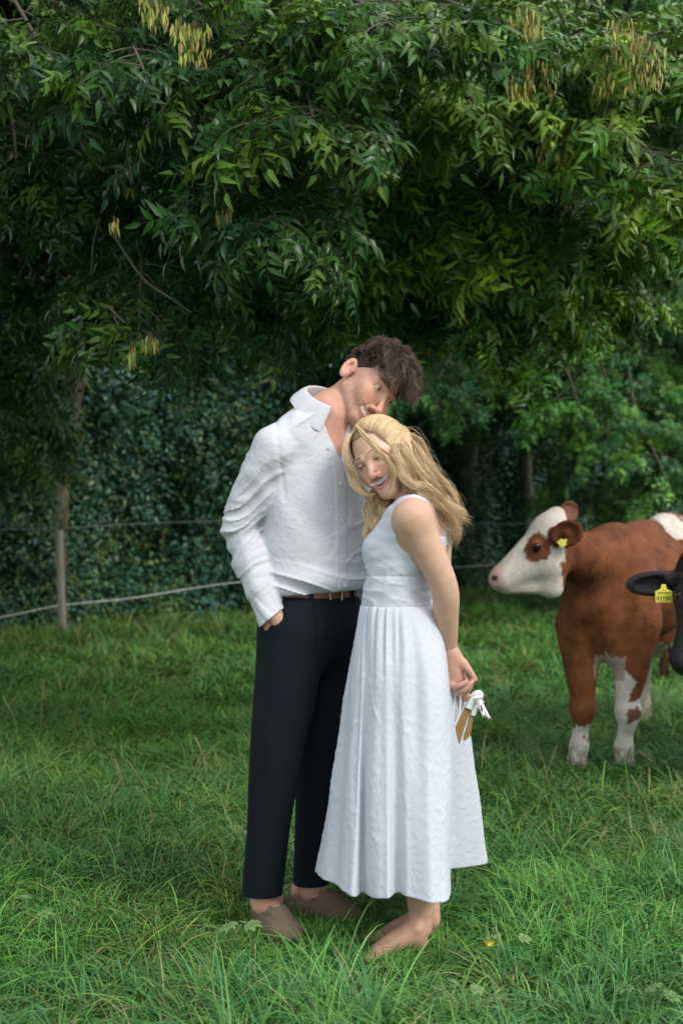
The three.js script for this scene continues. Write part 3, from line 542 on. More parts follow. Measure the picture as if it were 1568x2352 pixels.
// --- dense ivy and holly hedge behind the fence
{
  const R = rng(61);
  function sprig(seed, n, tone, size, glossy) {             // ball of small leaves
    const q = rng(seed), b = new Build();
    for (let k = 0; k < n; k++) {
      const d = V(q() - 0.5, q() - 0.5, q() - 0.5).normalize(), o = d.clone().multiplyScalar(0.34 * Math.pow(q(), 0.45)), nor = d.clone().add(V(0, 0.7, 0)).add(V(q() - 0.5, q() - 0.5, q() - 0.5)).normalize();
      const dir = V(q() - 0.5, -0.35, q() - 0.5).cross(nor).cross(nor).negate().normalize(), f = 0.7 + 0.6 * q();
      leaflet(b, o, dir, nor, size * (0.7 + 0.6 * q()), size * 0.62, (q() < 0.06 ? [0.13, 0.17, 0.035] : tone).map((v) => v * f), 0.2, 0.2);
    }
    return b.geo();
  }
  const gs = [sprig(1, 190, [0.036, 0.125, 0.075], 0.05), sprig(2, 180, [0.042, 0.13, 0.065], 0.055), sprig(3, 170, [0.075, 0.16, 0.045], 0.06), sprig(4, 160, [0.042, 0.125, 0.09], 0.065)];
  const hedge = thing('hedge', 'dense dark green hedge of ivy and holly behind the wire fence', 'hedge');
  const ms = gs.map(() => []), cs = gs.map(() => []);
  const depthAt = (x, y) => 0.9 * noise3(x * 0.6, y * 0.6, 2) + 0.45 * noise3(x * 1.7, y * 1.7, 7) + 0.2 * noise3(x * 4, y * 4, 3);
  for (let k = 0; k < 12000; k++) {
    const x = k < 9000 ? -6 + 15 * R() : 9 + 13 * R(), y = 9.5 * Math.pow(R(), 1.1) * (1 + 0.15 * R()), e = pastureEdge(x) - 0.5, bulge = depthAt(x, y) - 0.18 * Math.max(0, y - 2.2), depth = R() < 0.5 ? R() * 0.3 : R() * 2.6;
    if (y > 5 && R() < 0.5) continue;
    const z = e - 0.5 + bulge - depth, s = 0.85 + 0.35 * R() + 0.6 * sstep(0.5, 2, depth), i = Math.floor(R() * 4), f = 0.75 + 0.5 * R();
    ms[i].push(new THREE.Matrix4().compose(V(x, y + 0.05, z), new THREE.Quaternion().setFromEuler(new THREE.Euler(0.3 * (R() - 0.5), R() * 6.28, 0.3 * (R() - 0.5))), V(s, s, s)));
    cs[i].push([f, f * (0.95 + 0.1 * R()), f]);
  }
  for (const [tx, tz, h] of [[1.78, -19.75, 3.6], [2.62, -20.7, 3.2]]) for (let k = 0; k < 34; k++) {   // ivy climbing the trunks
    const y = h * Math.pow(R(), 1.3), a = R() * 6.28, i = Math.floor(R() * 4), s = 0.3 + 0.3 * R(), f = 0.8 + 0.4 * R();
    ms[i].push(new THREE.Matrix4().compose(V(tx + Math.cos(a) * 0.16 + 0.05 * y * 0.4, y, tz + Math.abs(Math.sin(a)) * 0.16), new THREE.Quaternion().setFromEuler(new THREE.Euler(0, R() * 6.28, 0)), V(s, s * 1.3, s))); cs[i].push([f, f, f]);
  }
  const hm = std(null, 0.36, { vertexColors: true, specularIntensity: 0.7 });
  gs.forEach((g, i) => { inst('foliage', g, hm, ms[i], cs[i], hedge).userData.kind = 'stuff'; });
  for (let k = 0; k < 26; k++) {                             // stems inside
    const x = -5 + 12 * R(), e = pastureEdge(x) - 1.1 - R(), b = new Build(), h = 2 + 3 * R();
    b.tube(curve([V(x, 0, e), V(x + 0.3 * (R() - 0.5), h * 0.5, e + 0.3 * (R() - 0.5)), V(x + (R() - 0.5), h, e)], 10), (t) => 0.03 * (1 - 0.7 * t), 5); mesh('stem', b.geo(), twigMat, hedge);
  }
}
// --- wire fence: posts, upper wire, lower white tape
{
  const fence = thing('wire_fence', 'low pasture fence of round grey posts, thin wire and white tape before the hedge', 'fence');
  const woodTex = noiseTex(256, (u, v) => { const a = 0.5 + 0.35 * torus(u, v * 0.12, 26) + 0.3 * torus(u, v, 16, 3); return mix3([0.45, 0.43, 0.38], [0.72, 0.69, 0.62], clamp(a, 0, 1)); }, true);
  const wood = std(null, 0.85, { map: woodTex, bumpMap: woodTex, bumpScale: 0.006 }), wire = std([0.32, 0.34, 0.33], 0.4, { metalness: 0.5 }), tape = std([0.6, 0.62, 0.58], 0.6);
  const posts = [[140, 13.35, 1.05, 0.04, -0.012], [1211, 19.6, 1.13, 0.036, 0.0], [-560, 10.4, 1.05, 0.04, 0.01], [1750, 30, 1.15, 0.04, 0]].map(([px, D, h, r, lean]) => {
    const p = V((px - 784) / FPX * D, 0, -D), b = new Build(); b.tube([V(p.x - lean * 2, -0.05, p.z), V(p.x, h * 0.5, p.z), V(p.x + lean, h - 0.012, p.z), V(p.x + lean, h, p.z)], (t) => r * (t > 0.9 ? 0.85 : 1), 16); mesh('post', b.geo(), wood, fence); return p;
  });
  const run = (name, pts, r, m) => { const b = new Build(); b.tube(curve(pts, 60), r, 5); mesh(name, b.geo(), m, fence); };
  const f = 0.045;
  run('wire', [posts[2].clone().setY(1.08), at(0, 1216, 12.4).setZ(posts[0].z + 0.9), posts[0].clone().add(V(0, 1.07, f)), at(320, 1203, 14), at(520, 1197, 15), at(1070, 1203, 18.4), posts[1].clone().add(V(0, 1.06, f)), posts[3].clone().setY(1.05)], 0.0035, wire);
  run('fence_tape', [posts[2].clone().setY(0.2), at(0, 1418, 12.6), posts[0].clone().add(V(0, 0.345, f)), at(300, 1374, 14), at(540, 1338, 15), at(1080, 1301, 18.4), posts[1].clone().add(V(0, 0.52, f)), posts[3].clone().setY(0.5)], 0.0052, tape);
  for (const [p, y] of [[posts[0], 1.07], [posts[0], 0.345], [posts[1], 1.06], [posts[1], 0.52]]) { const b = new Build(); b.tube([p.clone().setY(y).add(V(0, 0, 0.03)), p.clone().setY(y).add(V(0, 0, 0.056))], 0.013, 8); mesh('insulator', b.geo(), std([0.05, 0.05, 0.05], 0.5), fence); }
}
// ---------------------------------------------------------------- the man
const skinMat = (r = 0.5) => std(null, r, { vertexColors: true, specularIntensity: 0.45, sheen: 0.15, sheenRoughness: 0.5, sheenColor: new THREE.Color(0.5, 0.3, 0.25) });
// strands: a tube or flat ribbon per strand through points
function strand(b, pts, w, c, nor) {
  b.tube(pts, (t) => w * (t < 0.1 ? 0.6 + 4 * t : 1 - 0.75 * Math.pow((t - 0.1) / 0.9, 2)), 3, c, false);
}
{
  const R = rng(401), m = (px, py, z) => at(px, py, 4.2 - z), YB = yawBasis(0.61), A = YB.X, F = YB.Z;
  const man = thing('person', 'man in white linen shirt, navy trousers and tan loafers, resting his head on the woman', 'person', [0, 0, 0]);
  // joints
  const J = { sh: m(617, 1012, 0.09), el: m(556, 1215, 0.05), wr: m(634, 1420, 0.125), shL: m(848, 1010, -0.13), elL: m(868, 1220, -0.2), wrL: m(858, 1420, -0.14), neck: m(752, 955, -0.005), chest: m(728, 1100, -0.02), belly: m(727, 1290, -0.005), pelvis: m(722, 1430, -0.01),
    hipR: m(672, 1460, 0.06), kneeR: m(632, 1760, 0.1), ankR: m(604, 2075, 0.075), hipL: m(772, 1460, -0.07), kneeL: m(735, 1760, -0.05), ankL: m(712, 2045, -0.06) };
  // head
  const skin = [0.66, 0.375, 0.27];
  const HB = basis(V(0.516, -0.5625, -0.647), V(0.67, 0.735, -0.1)), eyes = m(883, 908, 0.05), hc = eyes.clone().addScaledVector(HB.Z, -0.088);
  const hd = placed(head({ S: 1, jaw: 1.03, skin, stubble: 0.62, lips: [0.4, 0.17, 0.13], brow: [0.05, 0.032, 0.022], browW: 0.0042, iris: [0.1, 0.1, 0.05], gaze: [0.0012, -0.0002], closed: false, lash: 0.75, smile: 1.05, my: 0.003, mw: 0.043, nose: 0.008, open: 0.005, teeth: [0.8, 0.74, 0.6], seed: 1 }), hc, HB);
  const skullBase = hd.w(0, -0.05, -0.04);
  const torsoSkin = blend([[rc(skullBase, J.neck, 0.05, 0.06), 0], [rc(hd.w(0, -0.075, 0.0), J.neck.clone().addScaledVector(F, 0.02), 0.03, 0.05), 0.03], [rc(J.neck, J.chest, 0.062, 0.09), 0.04], [el(J.chest.clone().add(V(0, 0.02, 0)), 0.155, 0.16, 0.103, YB), 0.05], [rc(J.neck.clone().add(V(0, -0.02, 0)), J.sh, 0.045, 0.035), 0.03], [rc(J.neck.clone().add(V(0, -0.02, 0)), J.shL, 0.045, 0.035), 0.03]]);
  const upper = (x, y, z) => smin(hd.f(x, y, z), torsoSkin(x, y, z), 0.011);
  const skinCol = (x, y, z) => skin.map((v) => v * (1 + 0.06 * noise3(x * 40, y * 40, z * 40) + 0.04 * noise3(x * 200, y * 200, z * 200)));
  const upCol = (x, y, z) => { const [, hy] = hd.loc(x, y, z); return hy > -0.118 && hd.f(x, y, z) < 0.004 ? hd.color(x, y, z) : mix3(skinCol(x, y, z), [0.42, 0.19, 0.13], 0.35); };
  const g1 = sdfGeo(upper, V(J.sh.x - 0.02, 1.33, hc.z - 0.16), V(hc.x + 0.16, hc.y + 0.19, hc.z + 0.16), 0.0024, upCol);
  const rest = blend([[el(J.chest, 0.15, 0.15, 0.1, YB), 0], [el(J.belly, 0.14, 0.17, 0.095, YB), 0.05], [el(J.pelvis, 0.14, 0.12, 0.1, YB), 0.05], [chain([[m(640, 1040, 0.08), 0.04], [m(588, 1115, 0.068), 0.036], [m(556, 1212, 0.045), 0.032], [m(588, 1320, 0.08), 0.03], [J.wr, 0.026]]), 0.02], [chain([[J.shL, 0.045], [J.elL, 0.034], [J.wrL, 0.027]]), 0.02],
    [chain([[J.hipR, 0.075], [J.kneeR, 0.052], [J.ankR, 0.036]]), 0.04], [chain([[J.hipL, 0.075], [J.kneeL, 0.052], [J.ankL, 0.036]]), 0.04]]);
  const [lo, hi] = span(Object.values(J), 0.13); hi.y = 1.36; lo.y = 0.05;
  const g2 = sdfGeo(rest, lo, hi, 0.011, skinCol);
  // hands slipping into the trouser pockets
  const pocketHand = (wr, pocket, side) => {
    const hdir = pocket.clone().sub(wr).normalize(), hs = hdir.clone().cross(F).normalize().multiplyScalar(side), hp = (a, b, c) => wr.clone().addScaledVector(hdir, a).addScaledVector(hs, b).addScaledVector(F, c);
    const hand = [[chain([[hp(-0.03, 0, 0), 0.028], [hp(0.02, 0, 0), 0.027], [hp(0.07, 0.012, 0), 0.023]]), 0], [rc(hp(0.02, -0.012, 0.004), hp(0.085, -0.022, 0.004), 0.02, 0.016), 0.015], [rc(hp(0.02, 0.015, 0), hp(0.085, 0.03, 0), 0.02, 0.014), 0.015], [chain([[hp(0.02, -0.022, 0.012), 0.013], [hp(0.055, -0.042, 0.02), 0.0115], [hp(0.085, -0.046, 0.024), 0.0095]]), 0.01]];
    for (let k = 0; k < 4; k++) { const b = -0.024 + k * 0.018, l = [0.07, 0.078, 0.072, 0.056][k]; hand.push([chain([[hp(0.082, b, 0), 0.0105], [hp(0.082 + l * 0.5, b * 1.05, -0.004), 0.0095], [hp(0.082 + l, b * 1.05, -0.016), 0.008]]), 0.006]); }
    return sdfGeo(blend(hand), ...span([wr, hp(0.17, 0.03, 0), hp(0.17, -0.05, 0)], 0.06), 0.003, (x, y, z) => mix3(skinCol(x, y, z), [0.36, 0.17, 0.11], 0.35));
  };
  const g3 = merge([pocketHand(J.wr.clone().addScaledVector(F, -0.02), m(660, 1515, 0.085), 1), pocketHand(J.wrL, m(832, 1520, -0.12), -1)]);
  // ankles and insteps inside the loafers
  const footR = [V(-0.243, 0, -4.2), V(-0.128, 0, -3.955)], footL = [V(-0.155, 0, -4.315), V(0.058, 0, -4.165)];
  const foot = ([h, t], ank) => { const d = t.clone().sub(h), q = (k, y) => h.clone().addScaledVector(d, k).setY(y); return [[chain([[ank, 0.04], [q(0.2, 0.085), 0.037], [q(0.14, 0.04), 0.03]]), 0.02], [chain([[q(0.22, 0.08), 0.034], [q(0.45, 0.06), 0.032], [q(0.7, 0.035), 0.026]]), 0.02], [ball(q(0.22, 0.085).add(V(d.z * 0.14, 0, -d.x * 0.14)), 0.013), 0.012], [ball(q(0.22, 0.085).add(V(-d.z * 0.14, 0, d.x * 0.14)), 0.013), 0.012]]; };
  const g4 = [[footR, J.ankR], [footL, J.ankL]].map(([f, a]) => sdfGeo(blend(foot(f, a.clone().add(V(0, 0.04, 0)))), ...span([...f, a], 0.09), 0.004, (x, y, z) => mix3(skinCol(x, y, z), [0.42, 0.19, 0.14], 0.45)));
  mesh('body', merge([g1, g2, g3, ...g4]), skinMat(), man);

  // ---- shirt
  const sleeveR = chain([[m(634, 1034, 0.08), 0.062], [m(588, 1115, 0.068), 0.058], [m(556, 1212, 0.045), 0.053], [m(588, 1320, 0.08), 0.047], [m(634, 1430, 0.125), 0.042]], 0.014);
  const sleeveL = chain([[J.shL, 0.07], [J.elL, 0.058], [J.wrL, 0.045]], 0.03);
  const torso = blend([[el(J.chest, 0.182, 0.185, 0.122, YB), 0], [el(J.belly.clone().add(V(0, 0.03, 0)), 0.17, 0.2, 0.12, YB), 0.08], [el(m(727, 1335, 0.0), 0.172, 0.062, 0.127, YB), 0.05], [rc(J.sh.clone().add(V(0.012, -0.01, 0)), J.neck.clone().add(V(-0.01, -0.004, 0)), 0.06, 0.06), 0.05], [rc(J.shL, J.neck.clone().add(V(0, -0.01, 0)), 0.062, 0.06), 0.05]]);
  const neckHole = rc(m(752, 945, 0), m(775, 880, 0), 0.066, 0.08);
  const cuffP = m(631, 1414, 0.125), cuffN = V(0.62, -0.76, 0.05).normalize(), tt = (p, a) => (p.x - a.x) * A.x + (p.z - a.z) * A.z;
  const armDir = m(560, 1212, 0.045).sub(m(622, 1020, 0.085)).normalize(), foreDir = m(634, 1420, 0.125).sub(m(560, 1212, 0.045)).normalize(), elb = m(560, 1212, 0.045);
  const fold = (x, y, z) => {                                  // broad drape and sharper creases of worn linen
    const s = (x - elb.x) * foreDir.x + (y - elb.y) * foreDir.y + (z - elb.z) * foreDir.z, near = sleeveR(x, y, z) - torso(x, y, z), arm = sstep(0.03, -0.02, near);
    const w1 = noise3(x * 4, y * 4, z * 4), line = (n, w) => Math.exp(-((n / w) ** 2));
    // sleeve: rings bunched at the elbow, long pulls on the upper arm
    const e = Math.exp(-(((s - 0.02) / 0.11) ** 2)), q = s * 20 + (x - z) * 5 + w1 * 0.7, ring = noise3(q, x * 3 + 3, z * 3), pull = noise3((x * 0.8 + y * 0.6) * 9 + w1 * 0.4, (y * 0.8 - x * 0.6) * 2.2, z * 3);
    const sl = 0.0075 * ring * e + 0.006 * line(ring, 0.2) * e + 0.0035 * pull + 0.004 * line(pull, 0.13) * sstep(0, 0.5, noise3(x * 6, y * 6, z * 6 + 8)) * (1 - e) + 0.003 * noise3(s * 11, x * 3, z * 3 + 5);
    // front: slanting pulls from the shoulder down towards the belt, horizontal rolls above it
    const n1 = noise3((x * 0.9 + y * 0.42) * 6 + w1 * 0.3, (y * 0.9 - x * 0.42) * 1.5, z * 2 + 4), low = sstep(1.1, 1.0, y), n2 = noise3(x * 3, y * 17 + x * 5, z * 3 + 9), n4 = noise3(x * 6 - y * 4, y * 5, z * 5 + 31), mk = sstep(-0.1, 0.5, noise3(x * 3, y * 3, z * 3 + 20));
    const to = 0.0035 * n1 + 0.0045 * line(n1, 0.14) * mk * (1 - low) + (0.006 * n2 + 0.005 * line(n2, 0.2)) * low + 0.004 * noise3(x * 3, y * 2.4, z * 3 + 2) + 0.0025 * line(n4, 0.1) * mk;
    return 1.7 * lerp(to, sl, arm) + 0.0007 * noise3(x * 40, y * 40, z * 40);
  };
  const uOf = (x, z) => (x - J.chest.x) * A.x + (z - J.chest.z) * A.z, fOf = (x, z) => (x - J.chest.x) * F.x + (z - J.chest.z) * F.z;
  const vTip = m(0, 1064, 0).y;
  const shirtF = (x, y, z) => {
    let d = smin(torso(x, y, z), smin(sleeveR(x, y, z), sleeveL(x, y, z), 0.005), 0.022);
    if (d > 0.05 || d < -0.06) return d;
    d -= fold(x, y, z);
    const u = uOf(x, z), f = fOf(x, z);
    if (f > 0.02) { const e = u + 0.012 - 0.03 * Math.sin((y - 1) * 6) * 0.15; d -= 0.0; }
    // armhole seam
    const seam = Math.abs((x - m(645, 0, 0.1).x) + (y - 1.36) * 0.12); if (y > 1.25 && f > -0.02) d += 0.003 * Math.exp(-((seam / 0.006) ** 2));
    d = smax(d, -neckHole(x, y, z), 0.004);
    if (f > 0) d = smax(d, -Math.max(Math.abs(u - 0.004) - (y - vTip) * 0.36, vTip - y), 0.003);       // open V front
    const hem = m(0, 1366, 0).y + (x - m(650, 0, 0).x) * 0.075; d = smax(d, hem - y - (sleeveR(x, y, z) < torso(x, y, z) || sleeveL(x, y, z) < torso(x, y, z) ? 9 : 0), 0.012);
    const c = (x - cuffP.x) * cuffN.x + (y - cuffP.y) * cuffN.y + (z - cuffP.z) * cuffN.z;
    if (y < 1.06 && sleeveR(x, y, z) < torso(x, y, z)) { d = smax(d, c, 0.002); d += 0.002 * Math.exp(-(((c + 0.075) / 0.004) ** 2)); d = Math.max(d, -Math.max(sleeveR(x, y, z) + 0.009, -c - 0.02)); }
    return d;
  };
  const linen = std([0.58, 0.585, 0.62], 0.9, { bumpMap: crumpleTex, bumpScale: 0.0012, sheen: 0.1, sheenRoughness: 0.7 });
  const [s0, s1] = span([J.sh, J.el, J.wr, J.shL, J.elL, J.neck], 0.12); s0.y = 0.84; s1.y = J.neck.y + 0.06;
  const shirt = mesh('shirt', sdfGeo(shirtF, s0, s1, 0.0042, null, 3.4), linen, man);
  // collar: stand and turned-down leaf
  {
    const n = V(0, 0.9, 0).addScaledVector(F, 0.44).add(V(0.1, 0, 0)).normalize(), e1 = A.clone().addScaledVector(n, -A.dot(n)).normalize(), e2 = n.clone().cross(e1).negate(), c0 = m(749, 934, 0.0), b = new Build(), rows = [], NS = 64;
    const at2 = (phi, r, h) => c0.clone().addScaledVector(e1, Math.sin(phi) * r * 1.04).addScaledVector(e2, Math.cos(phi) * r).addScaledVector(n, h);
    for (let i = 0; i <= NS; i++) {
      const phi = lerp(0.5, 6.283 - 0.42, i / NS), fr = Math.pow(Math.abs(Math.cos(phi / 2)), 2), tip = Math.pow(fr, 3), row = [], top = 0.035 - 0.008 * fr, drop = 0.043 + 0.028 * tip;
      const k = 0.0016 * Math.sin(phi * 9);
      const prof = [[0.07, -0.02], [0.069, 0.012], [0.0685, top - 0.006], [0.0705, top], [0.0765, top - 0.003], [0.087 + k, top - drop * 0.35], [0.097 + k + 0.006 * tip, top - drop * 0.7], [0.105 + k + 0.012 * tip, top - drop], [0.1035 + k + 0.012 * tip, top - drop - 0.001], [0.094 + k + 0.006 * tip, top - drop * 0.7], [0.084, top - drop * 0.35], [0.074, top - 0.006]];
      prof.forEach(([r, h], q) => row.push(b.v(at2(phi - (phi > 3.14 ? 1 : -1) * 0.26 * tip * Math.max(0, q < 8 ? (q - 3) / 4 : (11 - q) / 4), r, h), null, i * 0.03, q * 0.05))); rows.push(row);
    }
    for (let i = 0; i < NS; i++) for (let q = 0; q + 1 < rows[0].length; q++) { b.t(rows[i][q], rows[i + 1][q], rows[i][q + 1]); b.t(rows[i + 1][q], rows[i + 1][q + 1], rows[i][q + 1]); }
    mesh('collar', b.geo(), linen, shirt);
  }
  {                                                          // button placket
    const b = new Build(), rows = [];
    for (let i = 0; i <= 70; i++) { const y = lerp(0.985, vTip + 0.004, i / 70), row = []; for (const [u, h] of [[-0.0185, -0.0005], [-0.018, 0.0026], [-0.014, 0.0024], [0, 0.0028], [0.0135, 0.0024], [0.0165, 0.0026], [0.017, -0.0005]]) { const p = surfaceAt(shirtF, J.chest.clone().setY(y).addScaledVector(A, u - 0.006).addScaledVector(F, 0.3), F.clone().negate()); row.push(b.v(p.addScaledVector(F, h), null, u * 6, y * 6)); } rows.push(row); }
    for (let i = 0; i < 70; i++) for (let q = 0; q < 6; q++) { b.t(rows[i][q], rows[i][q + 1], rows[i + 1][q]); b.t(rows[i][q + 1], rows[i + 1][q + 1], rows[i + 1][q]); }
    mesh('placket', b.geo(), linen, shirt);
  }
  const pearl = std([0.72, 0.71, 0.68], 0.3), btn = new THREE.CylinderGeometry(0.0052, 0.0056, 0.0026, 14); btn.rotateX(Math.PI / 2);
  for (const y of [1.47, 1.405, 1.3, 1.195, 1.09, 1.01]) {
    const u = y > 1.38 ? -(y - vTip) * 0.36 - 0.02 : -0.006, from = J.chest.clone().setY(y).addScaledVector(A, u).addScaledVector(F, 0.3), p = surfaceAt(shirtF, from, F.clone().negate()), o = mesh('button', btn, pearl, shirt);
    o.position.copy(p).addScaledVector(F, 0.0036); o.quaternion.copy(onAxis(p, F));
  }

  // ---- trousers
  const legR = chain([[J.hipR, 0.1], [m(650, 1620, 0.085), 0.088], [J.kneeR, 0.074], [m(615, 1920, 0.09), 0.062], [m(596, 2110, 0.075), 0.058]], 0.006), legL = chain([[J.hipL, 0.098], [m(752, 1620, -0.06), 0.086], [J.kneeL, 0.07], [m(722, 1920, -0.055), 0.058], [m(712, 2080, -0.06), 0.052]], 0.006);
  const seat = el(J.pelvis, 0.158, 0.15, 0.122, YB), hemR = m(0, 2058, 0.1).y, hemL = m(0, 2032, -0.05).y, waist = m(0, 1352, 0).y, crR = V(0.45, 0, 0.9).normalize();
  const trF = (x, y, z) => {
    let r = legR(x, y, z), l = legL(x, y, z); const n = noise3(x * 6, y * 5, z * 6);
    r -= 0.003 * noise3(x * 9 + y * 1.5, y * 1.6, z * 9); l -= 0.003 * noise3(x * 9 - y * 1.5, y * 1.6, z * 9 + 5);
    r = smax(r, hemR + 0.02 * (m(600, 0, 0).x - x) - y, 0.003); l = smax(l, hemL + 0.02 * (x - m(712, 0, 0).x) - y, 0.003);
    let d = smin(smin(r, l, 0.008), seat(x, y, z), 0.05);
    const u = (x - J.pelvis.x) * A.x + (z - J.pelvis.z) * A.z, f = (x - J.pelvis.x) * F.x + (z - J.pelvis.z) * F.z;
    if (f > 0.02 && y > 0.72) { const p = u + 0.066 + (waist - y) * 0.04; d += 0.006 * Math.exp(-((p / 0.005) ** 2)) * sstep(0.78, 0.86, y) * sstep(0.97, 0.94, y) - 0.003 * sstep(0.03, 0, Math.abs(p - 0.02)) * sstep(0.8, 0.9, y); d += 0.003 * Math.exp(-(((u - 0.006) / 0.004) ** 2)) * sstep(0.74, 0.8, y); }
    if (y > waist - 0.045) d -= 0.002 * sstep(waist - 0.044, waist - 0.04, y);
    return smax(d, y - waist, 0.004);
  };
  const [t0, t1] = span([J.hipR, J.hipL, J.ankR, J.ankL, J.pelvis], 0.14); t0.y = 0.06; t1.y = waist + 0.02;
  const wool = std([0.0055, 0.009, 0.013], 0.85, { bumpMap: weaveTex, bumpScale: 0.0005, specularIntensity: 0.35 });
  const trousers = mesh('trousers', sdfGeo(trF, t0, t1, 0.0055, null, 8), wool, man);
  // belt and buckle
  {
    const b = new Build(), N = 72, y0 = waist - 0.03, y1 = waist + 0.003, rows = [];
    for (let i = 0; i <= N; i++) { const a = i / N * 6.283, dir = A.clone().multiplyScalar(Math.sin(a)).addScaledVector(F, Math.cos(a)), p = surfaceAt(trF, J.pelvis.clone().setY(waist - 0.015).addScaledVector(dir, 0.3), dir.clone().negate(), 0.4), row = [];
      for (const [o, y] of [[0.001, y0], [0.0045, y0 + 0.002], [0.0045, y1 - 0.002], [0.001, y1]]) row.push(b.v(p.clone().addScaledVector(dir, o).setY(y), null, i / N, y)); rows.push(row); }
    for (let i = 0; i < N; i++) for (let q = 0; q < 3; q++) { b.t(rows[i][q], rows[i][q + 1], rows[i + 1][q]); b.t(rows[i][q + 1], rows[i + 1][q + 1], rows[i + 1][q]); }
    const belt = mesh('belt', b.geo(), std([0.17, 0.075, 0.035], 0.5), man), bp = surfaceAt(trF, J.pelvis.clone().setY(waist - 0.015).addScaledVector(F, 0.3).addScaledVector(A, 0.005), F.clone().negate()), k = new Build(), q = [];
    for (let i = 0; i <= 20; i++) { const a = i / 20 * 6.283; q.push(bp.clone().addScaledVector(F, 0.007).addScaledVector(A, 0.021 * Math.sign(Math.cos(a)) * Math.pow(Math.abs(Math.cos(a)), 0.6)).add(V(0, 0.021 * Math.sign(Math.sin(a)) * Math.pow(Math.abs(Math.sin(a)), 0.6), 0))); }
    k.tube(q, 0.0026, 6, null, false); mesh('buckle', k.geo(), std([0.62, 0.5, 0.28], 0.3, { metalness: 0.9 }), belt);
    for (const u of [-0.075, 0.07]) { const p = surfaceAt(trF, J.pelvis.clone().setY(waist - 0.02).addScaledVector(A, u).addScaledVector(F, 0.3), F.clone().negate()).addScaledVector(F, 0.006), g = new THREE.BoxGeometry(0.011, 0.055, 0.004), o = mesh('belt_loop', g, wool, trousers); o.position.copy(p); o.quaternion.copy(onAxis(p, F)); }
  }
  // ---- loafers
  const suedeTex = noiseTex(128, (u, v) => 0.5 + 0.3 * torus(u, v, 18) + 0.3 * torus(u, v, 50, 4)), suede = std([0.165, 0.112, 0.072], 0.95, { bumpMap: suedeTex, bumpScale: 0.002, sheen: 0.4, sheenRoughness: 0.5, sheenColor: new THREE.Color(0.3, 0.22, 0.16) }), soleM = std([0.05, 0.035, 0.025], 0.8);
  for (const [h, t] of [footR, footL]) {
    const d = t.clone().sub(h), len = d.length(), x = d.clone().normalize(), z = V(-x.z, 0, x.x), B = { X: x, Y: V(0, 1, 0), Z: z }, q = (k, y, s = 0) => h.clone().addScaledVector(x, k * len).addScaledVector(z, s).setY(y);
    const up = blend([[el(q(0.14, 0.045), 0.05, 0.05, 0.04, B), 0], [el(q(0.45, 0.04), 0.09, 0.043, 0.043, B), 0.03], [el(q(0.74, 0.035), 0.075, 0.036, 0.05, B), 0.03], [el(q(0.56, 0.062), 0.055, 0.035, 0.034, B), 0.02], [el(q(0.2, 0.1), 0.1, 0.05, 0.034, B), -0.01]]);
    const vamp = (px, py, pz) => { const a = (px - h.x) * x.x + (pz - h.z) * x.z, s = (px - h.x) * z.x + (pz - h.z) * z.z, k = a / len, r = Math.hypot((k - 0.6) / 0.26, s / 0.034); return up(px, py, pz) + (py > 0.04 ? 0.0025 * Math.exp(-(((r - 1) / 0.09) ** 2)) : 0) - 0.0006 * Math.sin(k * 160) * (Math.abs(r - 1.08) < 0.12 ? 1.5 : 0); };
    const upper2 = (px, py, pz) => smax(vamp(px, py, pz), 0.012 - py, 0.003);
    const shoe = mesh('loafer', sdfGeo(upper2, ...span([h, t, q(0.5, 0.1)], 0.06), 0.0034, null, 12), suede, man);
    const so = sdfGeo((px, py, pz) => smax(smax(up(px, Math.max(py, 0.03), pz) - 0.004, py - 0.014, 0.002), -0.002 - py, 0.002), ...span([h, t], 0.06), 0.004); mesh('sole', so, soleM, shoe);
    const b = new Build(), pts = []; for (let i = 0; i <= 12; i++) { const s = lerp(-0.047, 0.047, i / 12); pts.push(surfaceAt(upper2, q(0.52, 0.2, s), V(0, -1, 0))); }
    const r0 = pts.map((p) => b.v(p.clone().addScaledVector(x, 0.014).add(V(0, 0.002, 0)), null, 0, 0)), r1 = pts.map((p) => b.v(p.clone().addScaledVector(x, -0.01).add(V(0, 0.0035, 0)), null, 0, 0)), r2 = pts.map((p) => b.v(p.clone().addScaledVector(x, 0.002).add(V(0, 0.005, 0)), null, 0, 0));
    for (let i = 0; i < 12; i++) for (const [u, w] of [[r0, r2], [r2, r1]]) { b.t(u[i], u[i + 1], w[i]); b.t(u[i + 1], w[i + 1], w[i]); }
    mesh('strap', b.geo(), suede, shoe);
  }
  // ---- hair: short at the side, long loose curls on top falling over the forehead
  {
    const b = new Build(), cap = (x, y, z) => smax(el(V(0, 0.036, -0.012), 0.0785, 0.092, 0.102)(x, y, z), -(y - (z > 0.04 ? 0.055 + (z - 0.04) * 0.25 : 0.012 + 0.5 * (z - 0.0) + (z < -0.03 ? -0.9 * (-0.03 - z) : 0))), 0.006);
    const capG = sdfGeo((x, y, z) => cap(...hd.loc(x, y, z)) + 0.0015 * noise3(x * 130, y * 130, z * 130), hc.clone().subScalar(0.15), hc.clone().addScalar(0.17), 0.004, (x, y, z) => { const n = noise3(x * 90, y * 90, z * 90); return [0.045 + 0.012 * n, 0.028 + 0.008 * n, 0.02 + 0.006 * n]; });
    const tones = [[0.085, 0.05, 0.033], [0.13, 0.08, 0.052], [0.055, 0.034, 0.024], [0.19, 0.12, 0.08]];
    const lineAt = (Z) => (Z > 0.04 ? 0.054 : 0.018 + 0.5 * Z + (Z < -0.03 ? -0.9 * (-0.03 - Z) : 0));
